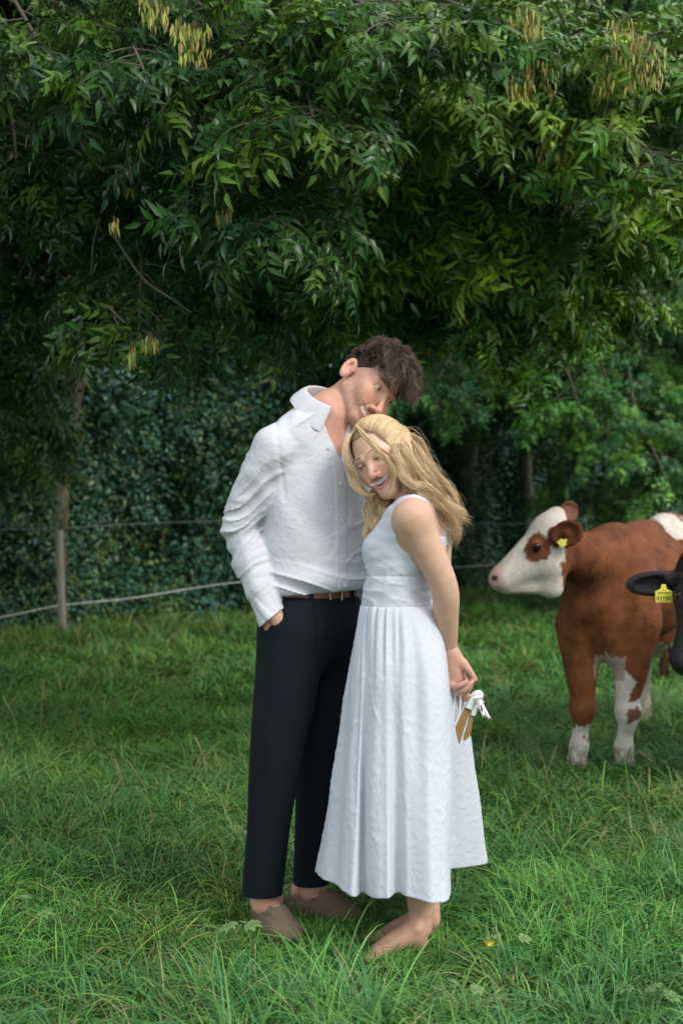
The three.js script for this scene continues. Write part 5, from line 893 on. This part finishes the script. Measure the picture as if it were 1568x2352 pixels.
// ---------------------------------------------------------------- the pair of heels hanging from her hand
{
  const w = heelHold.w, white = std([0.82, 0.82, 0.8], 0.4), tanSole = std([0.36, 0.2, 0.085], 0.55), lace = std([0.68, 0.62, 0.6], 0.7), tip = std([0.38, 0.26, 0.2], 0.6), scuff = std([0.03, 0.03, 0.03], 0.8);
  const shoe = (label, path, n, stem, z, grip, side) => {
    const o = thing('high_heel', label, 'shoe', [0, 0, 0], 'pair of heels held by their straps'), c = new THREE.CatmullRomCurve3(path.map(([x, y, q]) => w(x, y, z + q))), N = 40;
    const nor = n.clone().normalize(), hw = (t) => 0.74 * hw0(t), hw0 = (t) => t < 0.3 ? lerp(0.024, 0.019, sstep(0.05, 0.3, t)) * Math.sqrt(Math.min(1, t * 14 + 0.05)) : lerp(0.019, 0.038, sstep(0.3, 0.72, t)) * Math.sqrt(Math.max(0, 1 - Math.pow(Math.max(0, t - 0.72) / 0.285, 2)));
    const sweep = (t0, t1, lift, thick, grow, m, name) => {   // closed slab along the sole
      const b = new Build(), rows = [];
      for (let i = 0; i <= N; i++) {
        const t = lerp(t0, t1, i / N), p = c.getPointAt(clamp(t, 0, 1)), d = c.getTangentAt(clamp(t, 0, 1)), s = d.clone().cross(nor).normalize(), nn = s.clone().cross(d).normalize(), h = hw(t) * grow, row = [];
        for (let k = 0; k < 12; k++) { const a = k / 12 * 6.283, cx = Math.sign(Math.cos(a)) * Math.pow(Math.abs(Math.cos(a)), 0.6), sy = Math.sin(a); row.push(b.v(p.clone().addScaledVector(s, cx * h).addScaledVector(nn, -lift - thick * 0.5 + sy * thick * 0.5), null, 0, 0)); } rows.push(row);
      }
      for (let i = 0; i < N; i++) for (let k = 0; k < 12; k++) { const k2 = (k + 1) % 12; b.t(rows[i][k], rows[i][k2], rows[i + 1][k]); b.t(rows[i][k2], rows[i + 1][k2], rows[i + 1][k]); }
      return mesh(name, b.geo(), m, o);
    };
    sweep(0.2, 0.995, 0, 0.004, 0.97, tanSole, 'sole'); sweep(0.003, 1, 0.0045, 0.006, 1.06, white, 'footbed'); sweep(0.003, 0.24, -0.006, 0.011, 1.0, white, 'heel_seat');
    const p0 = c.getPointAt(0.09).addScaledVector(nor, 0.008), p2 = w(stem[0], stem[1], z + stem[2]), p1 = p0.clone().lerp(p2, 0.45).add(V(-0.004, 0.008, 0)), b = new Build();
    b.tube(curve([p0, p1, p2], 18), (t) => lerp(0.015, 0.0045, Math.pow(t, 0.4)), 12); const st = mesh('heel', b.geo(), white, o);
    const e = new Build(), dd = p2.clone().sub(p1).normalize(); e.tube([p2, p2.clone().addScaledVector(dd, 0.005)], 0.006, 10); mesh('heel_tip', e.geo(), tip, st);
    if (side) for (const t of [0.5, 0.62, 0.72]) { const g = new THREE.SphereGeometry(0.0026, 6, 5); g.scale(1, 1.5, 0.5); const q = p0.clone().lerp(p2, t).add(V(-0.001, 0.003, 0.0068 - 0.004 * (t - 0.4))), k = mesh('scuff', g, scuff, st); k.position.copy(q); }
    // vamp over the toes
    const vb = new Build(), rows = [];
    for (let i = 0; i <= 14; i++) { const t = lerp(0.62, 0.99, i / 14), p = c.getPointAt(t), d = c.getTangentAt(t), s = d.clone().cross(nor).normalize(), nn = s.clone().cross(d).normalize(), h = hw(t), row = []; for (let k = 0; k <= 12; k++) { const a = Math.PI * k / 12; row.push(vb.v(p.clone().addScaledVector(s, Math.cos(a) * h * 1.05).addScaledVector(nn, -0.007 - Math.sin(a) * Math.min(0.042, h * 1.15)), null, 0, 0)); } rows.push(row); }
    for (let i = 0; i < 14; i++) for (let k = 0; k < 12; k++) { vb.t(rows[i][k], rows[i][k + 1], rows[i + 1][k]); vb.t(rows[i][k + 1], rows[i + 1][k + 1], rows[i + 1][k]); }
    mesh('vamp', vb.geo(), lace, o);
    const p3 = c.getPointAt(0.64), d3 = c.getTangentAt(0.64), s3 = d3.clone().cross(nor).normalize(), n3 = s3.clone().cross(d3).normalize();
    for (const k of [-1, 1]) { const rb = new Build(), q = curve([p3.clone().addScaledVector(s3, k * 0.03).addScaledVector(n3, -0.012), w(grip[0] - 6 + k * 5, grip[1] + 75, z + 0.01), w(grip[0] + k * 6, grip[1], z + 0.02 + k * 0.006)], 16); rb.tube(q, 0.0036, 6); mesh('strap', rb.geo(), white, o); }
    const bb = new Build(); bb.tube(curve([p3.clone().addScaledVector(s3, 0.033).addScaledVector(n3, -0.008), p3.clone().addScaledVector(n3, -0.045), p3.clone().addScaledVector(s3, -0.033).addScaledVector(n3, -0.008)], 14), 0.0035, 6); mesh('toe_strap', bb.geo(), white, o);
  };
  shoe('white strappy heel with scuffed stem and tan sole, nearer of the held pair', [[1108, 1590, 0], [1084, 1614, -0.002], [1062, 1658, -0.004], [1044, 1700, -0.008], [1030, 1740, -0.012], [1020, 1772, -0.016]], V(0.62, -0.1, 0.75), [1110, 1644, 0.012], 0.0, [1052, 1576], true);
  shoe('white strappy heel with tan sole, farther of the held pair, mostly behind the other', [[1106, 1606, 0], [1088, 1634, -0.002], [1077, 1680, -0.004], [1066, 1712, -0.008], [1046, 1742, -0.012], [1032, 1762, -0.016]], V(0.85, 0.1, 0.45), [1122, 1649, 0.004], -0.055, [1066, 1580], false);
}
// ---------------------------------------------------------------- cattle
const furTex = noiseTex(256, (u, v) => 0.5 + 0.3 * torus(u, v * 0.3, 40) + 0.25 * torus(u, v * 0.4, 90, 4) + 0.15 * torus(u, v, 12, 8));
const tagTex = (() => { const c = document.createElement('canvas'); c.width = 256; c.height = 288; const g = c.getContext('2d'); g.fillStyle = '#d9cf3c'; g.fillRect(0, 0, 256, 288); g.fillStyle = '#2b2a18'; for (let k = 0; k < 34; k++) g.fillRect(28 + k * 6, 120, 2 + (k * 7) % 4, 34); g.font = 'bold 96px sans-serif'; g.textAlign = 'center'; g.fillText('43190', 128, 256, 224); g.font = '22px sans-serif'; g.fillText('UK', 128, 104); const t = new THREE.CanvasTexture(c); t.colorSpace = THREE.SRGBColorSpace; return t; })();
function earTag(parent, p, n, up, s, print) {
  const sh = new THREE.Shape(); [[-0.5, -0.55], [0.5, -0.55], [0.53, 0.15], [0.2, 0.3], [0.12, 0.6], [-0.12, 0.6], [-0.2, 0.3], [-0.53, 0.15]].forEach(([x, y], i) => (i ? sh.lineTo(x * s, y * s) : sh.moveTo(x * s, y * s)));
  const g = new THREE.ExtrudeGeometry(sh, { depth: 0.0015, bevelEnabled: true, bevelSize: 0.001, bevelThickness: 0.0006, bevelSegments: 1 }), q = g.attributes.position, u = g.attributes.uv; for (let i = 0; i < q.count; i++) u.setXY(i, q.getX(i) / s / 1.06 + 0.5, (q.getY(i) / s + 0.55) / 1.15);
  const o = mesh('ear_tag', g, std(print ? null : [0.62, 0.58, 0.06], 0.5, print ? { map: tagTex } : {}), parent), z = n.clone().normalize(), x = up.clone().cross(z).normalize(), y = z.clone().cross(x); o.quaternion.setFromRotationMatrix(new THREE.Matrix4().makeBasis(x, y, z)); o.position.copy(p); return o;
}
const cowLeg = (hip, knee, fet, hoof, r) => [[chain([[hip, r * 1.35], [hip.clone().lerp(knee, 0.55), r * 0.92], [knee.clone().add(V(0, 0.06, 0)), r * 0.68], [knee, r * 0.72]], 0.03), 0.06], [chain([[knee, r * 0.68], [knee.clone().add(V(0, -0.05, 0)), r * 0.55], [knee.clone().lerp(fet, 0.6), r * 0.44], [fet, r * 0.54]], 0.015), 0.02], [rc(fet, hoof.clone().add(V(0, 0.04, 0)), r * 0.5, r * 0.55), 0.015], [rc(hoof.clone().add(V(0, 0.05, 0)), hoof.clone().add(V(0, 0.012, 0.01)), r * 0.52, r * 0.66), 0.012]];
// --- brown and white calf
{
  const c = (px, py, D) => at(px, py, D), bd = V(0.42, 0, -0.9).normalize(), B = { X: V(0.9, 0, 0.42).normalize(), Y: V(0, 1, 0), Z: bd };
  const cow = thing('cow', 'brown and white calf with white face and brown eye patch', 'cow', [0, 0, 0], 'cattle in the pasture');
  const hR = V(1.105, 0, -6.68), hL = V(1.32, 0, -6.64), kR = c(1337, 1625, 6.66), kL = c(1441, 1632, 6.6);
  const parts = [[el(V(1.285, 0.83, -6.8), 0.2, 0.27, 0.25, B), 0], [el(V(1.56, 0.85, -7.35), 0.25, 0.29, 0.46, B), 0.14], [el(V(1.81, 0.93, -7.95), 0.225, 0.26, 0.3, B), 0.1], [rc(V(1.34, 1.09, -6.95), V(1.9, 1.15, -8.1), 0.055, 0.06), 0.1],
    [chain([[V(1.31, 0.97, -6.85), 0.19], [V(1.18, 0.98, -6.62), 0.15], [V(1.06, 1.03, -6.5), 0.105]], 0.08), 0.1], [rc(V(1.2, 0.78, -6.6), V(1.27, 0.6, -6.62), 0.11, 0.085), 0.08], [el(V(1.14, 0.8, -6.68), 0.09, 0.2, 0.13, B), 0.07], [el(V(1.4, 0.8, -6.66), 0.09, 0.22, 0.15, B), 0.07],
    ...cowLeg(V(1.12, 0.68, -6.7), kR, c(1329, 1715, 6.68), hR, 0.085), ...cowLeg(V(1.365, 0.7, -6.62), kL, c(1431, 1716, 6.64), hL, 0.085),
    [chain([[V(1.7, 0.75, -7.9), 0.16], [V(1.72, 0.58, -7.75), 0.1], [V(1.7, 0.43, -8.0), 0.055]], 0.04), 0.06], [chain([[V(1.7, 0.43, -8.0), 0.052], [V(1.69, 0.25, -7.97), 0.036], [V(1.685, 0.12, -7.93), 0.043], [V(1.68, 0.02, -7.9), 0.05]], 0.02), 0.02], [chain([[V(2.0, 0.75, -7.8), 0.16], [V(2.03, 0.58, -7.65), 0.1], [V(2.01, 0.43, -7.9), 0.055], [V(2.0, 0.12, -7.85), 0.042], [V(2.0, 0.02, -7.82), 0.05]], 0.03), 0.05]];
  // head in profile, muzzle to the left
  const D = 6.4, hd = [[chain([[c(1265, 1222, D), 0.088], [c(1258, 1290, D), 0.088]], 0.03), 0], [rc(c(1252, 1222, D), c(1156, 1318, D - 0.01), 0.062, 0.046), 0.04], [rc(c(1245, 1285, D), c(1160, 1330, D), 0.085, 0.055), 0.04], [rc(c(1268, 1345, D), c(1168, 1352, D), 0.04, 0.024), 0.03], [rc(c(1268, 1300, D), c(1266, 1350, D), 0.07, 0.05), 0.03], [el(c(1146, 1332, D), 0.045, 0.046, 0.058), 0.03], [ball(c(1277, 1183, D + 0.02), 0.04), 0.03], [rc(c(1266, 1205, D), c(1266, 1205, D + 0.13), 0.05, 0.045), 0.03], [ball(c(1228, 1252, D - 0.085), 0.026), 0.02], [ball(c(1228, 1252, D + 0.085), 0.026), 0.02], [el(c(1133, 1327, D - 0.045), 0.011, 0.008, 0.012), -0.006]];
  parts.push([blend(hd), 0.05]);
  const EN = basis(V(0.75, -0.25, 0.6), V(-0.1, 0.9, 0.3)), EF = basis(V(0.5, 0.85, -0.2), V(-0.6, 0.5, 0.4));
  const ear = (p, Bx, r, carve) => { const a = el(p, ...r, Bx), b = el(p.clone().addScaledVector(carve, r[2] * 0.75), r[0] * 0.84, r[1] * 0.8, r[2] * 0.95, Bx); return (x, y, z) => smax(a(x, y, z), -b(x, y, z), 0.006); };
  const nearE = c(1301, 1226, 6.27), farE = c(1301, 1182, 6.56), n1 = V(-0.35, 0.1, 0.9).normalize(), B1 = basis(V(0.85, 0.35, 0.3), V(-0.35, 0.85, -0.1)), B2 = basis(V(0.45, 0.85, 0.1), V(-0.85, 0.45, 0.1));
  parts.push([ear(nearE, { X: B1.X, Y: B1.Y, Z: B1.Z }, [0.076, 0.06, 0.034], B1.Z), 0.012], [rc(c(1280, 1225, 6.34), nearE, 0.026, 0.02), 0.015], [ear(farE, B2, [0.07, 0.05, 0.024], B2.Z), 0.012]);
  const fld = blend(parts), eye = c(1231, 1262, D - 0.09), white = [0.7, 0.64, 0.55], brown = [0.2, 0.066, 0.024];
  const col = (x, y, z) => {
    const n = noise3(x * 9, y * 9, z * 9), n2 = noise3(x * 40, y * 14, z * 40), f = noise3(x * 120, y * 45, z * 120), j = 0.014 * n2 + 0.02 * n;
    let k = mix3(brown, [0.095, 0.03, 0.014], clamp(0.35 + 0.55 * n + 0.3 * noise3(x * 4 + 2, y * 4, z * 4), 0, 1)); k = mix3(k, [0.3, 0.115, 0.042], clamp(0.25 * n2 + 0.12, 0, 0.35));
    const hx = 784 / 3267 * 0; let w = 0; const headW = x < 1.0 - 0.12 * (y - 1.1) + j ? sstep(0.004, -0.004, x - (0.985 - 0.1 * (y - 1.05)) - j) : 0;
    if (z > -6.62 && y > 0.8) w = headW;
    if (z > -6.75 && y > 1.165 && x < 1.01) w = 1;
    if (w > 0.5 && Math.hypot((x - eye.x - 0.008) / 0.058, (y - eye.y + 0.004 + 0.35 * Math.abs(x - eye.x - 0.02) - 0.02) / 0.062) < 1 + 3 * j && z > -6.42) w = 0;
    if (Math.hypot(x - farE.x, y - farE.y, z - farE.z) < 0.075 && x > farE.x - 0.05) { w = 0; }
    if (Math.hypot(x - nearE.x, y - nearE.y, z - nearE.z) < 0.09 && z > nearE.z - 0.045) { w = 0; k = mix3(k, [0.05, 0.018, 0.01], 0.55); }
    // legs
    if (x < 1.22 && z > -7 && y < 0.2 + 2 * j) w = 1; else if (x >= 1.22 && z > -7.1 && (y < 0.37 + j || (x < 1.335 + j && y < 0.5 + j))) w = 1;
    if (z < -7.5 && y < 0.52 + j) w = 0.75;
    // white over the loin, cream brisket
    if (z < -7.35 + 2 * j && z > -8.05 && y > 1.02 - 0.35 * (z + 7.35) * 0.4 && Math.abs(z + 7.75 + 0.5 * (y - 1.2)) < 0.13 + 3 * j) w = 1;
    if (y < 0.56 + j && y > 0.44 && x > 1.18 + j && x < 1.3 && z > -6.9) w = 0.5;
    if (Math.hypot(x - kL.x - 0.02, y - kL.y + 0.005) < 0.04 + j && z > kL.z) w = 0.05;
    let o = mix3(k, mix3(white, [0.5, 0.44, 0.36], clamp(0.25 + 0.35 * n2 + 0.3 * n, 0, 0.7)), clamp(w, 0, 1)).map((v) => v * (1 + 0.12 * f));
    if (x < 0.735 && y < 1.0 && z > -6.6) o = mix3(o, [0.5, 0.27, 0.2], 0.6 * sstep(0.735, 0.705, x));
    if (Math.hypot(x - c(1133, 0, D).x, y - c(0, 1328, D).y) < 0.014 && z > -6.42) o = [0.09, 0.04, 0.03];
    if (Math.hypot(x - eye.x, (y - eye.y) * 1.3) < 0.017 && z > -6.4) o = [0.012, 0.008, 0.006];
    if (Math.hypot(x - farE.x, y - farE.y, z - farE.z) < 0.045 && z > farE.z - 0.02) o = mix3(o, [0.45, 0.2, 0.15], 0.8);
    if (y < 0.045) o = [0.2, 0.16, 0.1]; else if (y < 0.13) o = mix3(o, [0.3, 0.24, 0.15], clamp(0.5 + n2, 0, 0.7));
    return o;
  };
  const gA = sdfGeo(fld, V(0.6, 0, -8.35), V(2.3, 1.4, -6.15), 0.0105, col, 7);
  mesh('body', gA, std(null, 0.75, { vertexColors: true, bumpMap: furTex, bumpScale: 0.003, specularIntensity: 0.4 }), cow);
  const tb = new Build(); tb.tube(curve([V(1.93, 1.12, -8.2), V(1.97, 0.95, -8.32), V(1.93, 0.65, -8.33), V(1.885, 0.42, -8.3)], 16), (t) => 0.028 * (1 - 0.6 * t), 8, brown); const q = rng(8); for (let k = 0; k < 60; k++) { const o = V(1.9 + 0.03 * (q() - 0.5), 0.5 - 0.05 * q(), -8.3 + 0.03 * (q() - 0.5)); tb.tube([o, o.clone().add(V(-0.01 + 0.05 * (q() - 0.5), -0.09, 0.03 * (q() - 0.5))), o.clone().add(V(-0.02 + 0.06 * (q() - 0.5), -0.19, 0))], 0.004, 3, [0.16, 0.09, 0.04], false); }
  mesh('tail', tb.geo(), std(null, 0.8, { vertexColors: true }), cow);
  const eb = new THREE.SphereGeometry(0.017, 14, 10); eb.scale(1.15, 0.85, 0.7); const e = mesh('eye', eb, std([0.01, 0.008, 0.006], 0.12), cow); e.position.copy(c(1231, 1254, D - 0.104));
  earTag(cow, c(1292, 1246, 6.23), V(-0.25, 0.35, 0.9), V(0.75, 0.6, 0), 0.034, false);
}
// --- black cow, its head just entering at the right
{
  const B = basis(V(0.9, -0.1, -0.2), V(-0.05, 0.86, 0.5));
  const cow = thing('cow', 'black cow with numbered yellow ear tag at the right edge', 'cow', [0, 0, 0], 'cattle in the pasture');
  const poll = V(1.378, 1.0, -5.42), face = V(1.342, 0.88, -5.26), muz = V(1.268, 0.705, -5.13), earP = V(1.19, 0.948, -5.42), EB = basis(V(1, 0.06, -0.15), V(0, 1, 0.2));
  const parts = [[rc(poll, face, 0.1, 0.1), 0], [rc(face, muz, 0.085, 0.075), 0.05], [el(muz.clone().add(V(-0.005, -0.015, 0.02)), 0.085, 0.06, 0.07, B), 0.03], [ball(V(1.266, 0.91, -5.28), 0.035), 0.03], [ball(V(1.42, 0.91, -5.26), 0.035), 0.03], [rc(V(1.34, 0.8, -5.36), muz, 0.06, 0.05), 0.04],
    [(x, y, z) => smax(el(earP, 0.115, 0.05, 0.026, EB)(x, y, z), -el(earP.clone().addScaledVector(EB.Z, 0.024), 0.095, 0.036, 0.024, EB)(x, y, z), 0.006), 0.02], [rc(V(1.25, 0.955, -5.42), V(1.32, 0.965, -5.42), 0.03, 0.04), 0.03], [el(V(1.545, 0.98, -5.42), 0.11, 0.048, 0.025, EB), 0.02],
    [chain([[V(1.4, 0.95, -5.5), 0.11], [V(1.72, 0.95, -5.85), 0.17], [V(2.0, 0.92, -6.1), 0.22]], 0.08), 0.06], [el(V(2.1, 0.85, -6.2), 0.32, 0.3, 0.25), 0.1], [el(V(2.6, 0.86, -6.4), 0.55, 0.32, 0.28), 0.15], [el(V(3.15, 0.92, -6.6), 0.3, 0.28, 0.25), 0.1],
    ...cowLeg(V(1.95, 0.68, -6.0), V(1.93, 0.36, -5.98), V(1.93, 0.12, -5.98), V(1.93, 0, -5.97), 0.09), ...cowLeg(V(2.1, 0.68, -6.35), V(2.1, 0.36, -6.33), V(2.1, 0.12, -6.33), V(2.1, 0, -6.32), 0.09), ...cowLeg(V(3.1, 0.68, -6.45), V(3.15, 0.4, -6.45), V(3.12, 0.12, -6.45), V(3.12, 0, -6.44), 0.09), ...cowLeg(V(3.2, 0.68, -6.8), V(3.25, 0.4, -6.8), V(3.22, 0.12, -6.8), V(3.22, 0, -6.8), 0.09)];
  for (const e of [-1, 1]) parts.push([el(muz.clone().add(V(e * 0.045, 0.01, 0.075)), 0.012, 0.009, 0.014), -0.006]);
  const fld = blend(parts), col = (x, y, z) => { const n = noise3(x * 12, y * 12, z * 12), f = noise3(x * 110, y * 50, z * 110); let o = [0.013, 0.013, 0.015].map((v) => v * (1 + 0.3 * n + 0.35 * f)); const rim = Math.hypot((x - earP.x) / 0.113, (y - earP.y) / 0.048); if (rim > 0.93 && rim < 1.2 && x < 1.28 && y > 0.9) o = mix3(o, [0.1, 0.055, 0.035], 0.5); if (y < 0.1) o = [0.06, 0.05, 0.04]; return o; };
  mesh('body', merge([sdfGeo(fld, V(1.02, 0.58, -5.56), V(1.52, 1.12, -5.0), 0.006, col, 7), sdfGeo(fld, V(1.51, 0, -7.1), V(3.6, 1.3, -5.2), 0.016, col, 7), sdfGeo(fld, V(1.1, 0.6, -6.2), V(1.52, 1.3, -5.55), 0.012, col, 7)]), std(null, 0.55, { vertexColors: true, bumpMap: furTex, bumpScale: 0.003, specularIntensity: 0.5 }), cow);
  for (const x of [1.249, 1.438]) { const g = new THREE.SphereGeometry(0.02, 14, 10), e = mesh('eye', g, std([0.01, 0.008, 0.006], 0.1), cow); e.position.set(x, 0.913, -5.25); }
  earTag(cow, at(1523, 1364, 5.33).add(V(0, 0, 0)), V(-0.05, 0.05, 1), V(0, 1, 0), 0.058, true);
}
// ---------------------------------------------------------------- broad-leaved weeds and a buttercup in the grass
{
  const R = rng(701), green = std([0.17, 0.26, 0.085], 0.6), pale = std([0.13, 0.22, 0.075], 0.65), yellow = std([0.85, 0.68, 0.02], 0.5);
  function palmate(size, seed) {                              // five-lobed toothed leaf, stalk at the origin, spreading along +x
    const q = rng(seed), b = new Build(), c0 = b.v(V(0, 0, 0));
    for (let l = 0; l < 5; l++) {
      const a = (l - 2) * 0.62, L = size * [0.72, 0.9, 1, 0.9, 0.72][l], n = 5; let prev = null; const ax = V(Math.cos(a), 0.12, Math.sin(a)).normalize(), sd = V(-Math.sin(a), 0, Math.cos(a));
      for (let k = 0; k <= n; k++) { const t = k / n, w = size * 0.23 * Math.sin(Math.PI * Math.min(1, 0.18 + t * 0.82)) * (k % 2 ? 1.15 : 0.85), p = ax.clone().multiplyScalar(L * t).add(V(0, -0.35 * L * t * t + 0.05 * size * (q() - 0.5), 0)); const cur = [b.v(p.clone().addScaledVector(sd, w).add(V(0, 0.15 * w, 0))), b.v(p), b.v(p.clone().addScaledVector(sd, -w).add(V(0, 0.15 * w, 0)))]; if (prev) for (let j = 0; j < 2; j++) { b.t(prev[j], prev[j + 1], cur[j]); b.t(prev[j + 1], cur[j + 1], cur[j]); } prev = cur; }
    }
    return b.geo();
  }
  const geos = [1, 2, 3].map((k) => palmate(0.038, k));
  const plant = (label, px, py, n, m, flower) => {
    const D = EYE * FPX / (py + 60 - 1176), p = V((px - 784) / FPX * D, 0, -D), o = thing('weed', label, 'plant', [p.x, groundY(p.x, p.z), p.z]);
    for (let k = 0; k < n; k++) {
      const a = 6.283 * (k + R() * 0.5) / n, r = 0.02 + 0.04 * R(), h = 0.07 + 0.035 * R(), tip = V(Math.cos(a) * r, h, Math.sin(a) * r), b = new Build(); b.tube(curve([V(0, 0, 0), V(tip.x * 0.3, h * 0.7, tip.z * 0.3), tip], 6), 0.0012, 4);
      mesh('stalk', b.geo(), green, o); const l = mesh('leaf', geos[k % 3], m, o); l.position.copy(tip); l.rotation.set((R() - 0.5) * 0.5 + 0.35, -a, (R() - 0.5) * 0.4, 'YXZ'); const s = 0.8 + 0.5 * R(); l.scale.set(s, s, s);
    }
    if (flower) { const fx = V(flower[0], flower[1], flower[2]), b = new Build(); b.tube([V(0, 0, 0), fx.clone().multiplyScalar(0.5).setY(fx.y * 0.7), fx], 0.001, 4); mesh('stalk', b.geo(), green, o); for (let k = 0; k < 5; k++) { const g = new THREE.SphereGeometry(0.008, 8, 6, 0, 6.283, 0, 1.4); g.scale(1, 0.6, 1); const q = mesh('petal', g, yellow, o); q.position.copy(fx).add(V(Math.cos(k * 1.257) * 0.006, 0, Math.sin(k * 1.257) * 0.006)); q.rotation.set(Math.sin(k * 1.257) * 0.8 + 3.14, 0, -Math.cos(k * 1.257) * 0.8); } }
  };
  plant('pale lobed-leaf weed beside the left loafer of the standing pair', 532, 2140, 4, pale);
  plant('bright green weed with a yellow buttercup right of the bare feet', 1146, 2162, 3, green, [-0.03, 0.075, 0.03]);
  plant('pale lobed weed in the grass at the bottom right corner', 1500, 2290, 5, pale);
  plant('lobed-leaf weed at the bottom edge below the bare feet', 1040, 2310, 4, pale);
  plant('pale weed low in the grass on the left meadow', 70, 2090, 3, pale);
}
renderer.render(scene, camera);
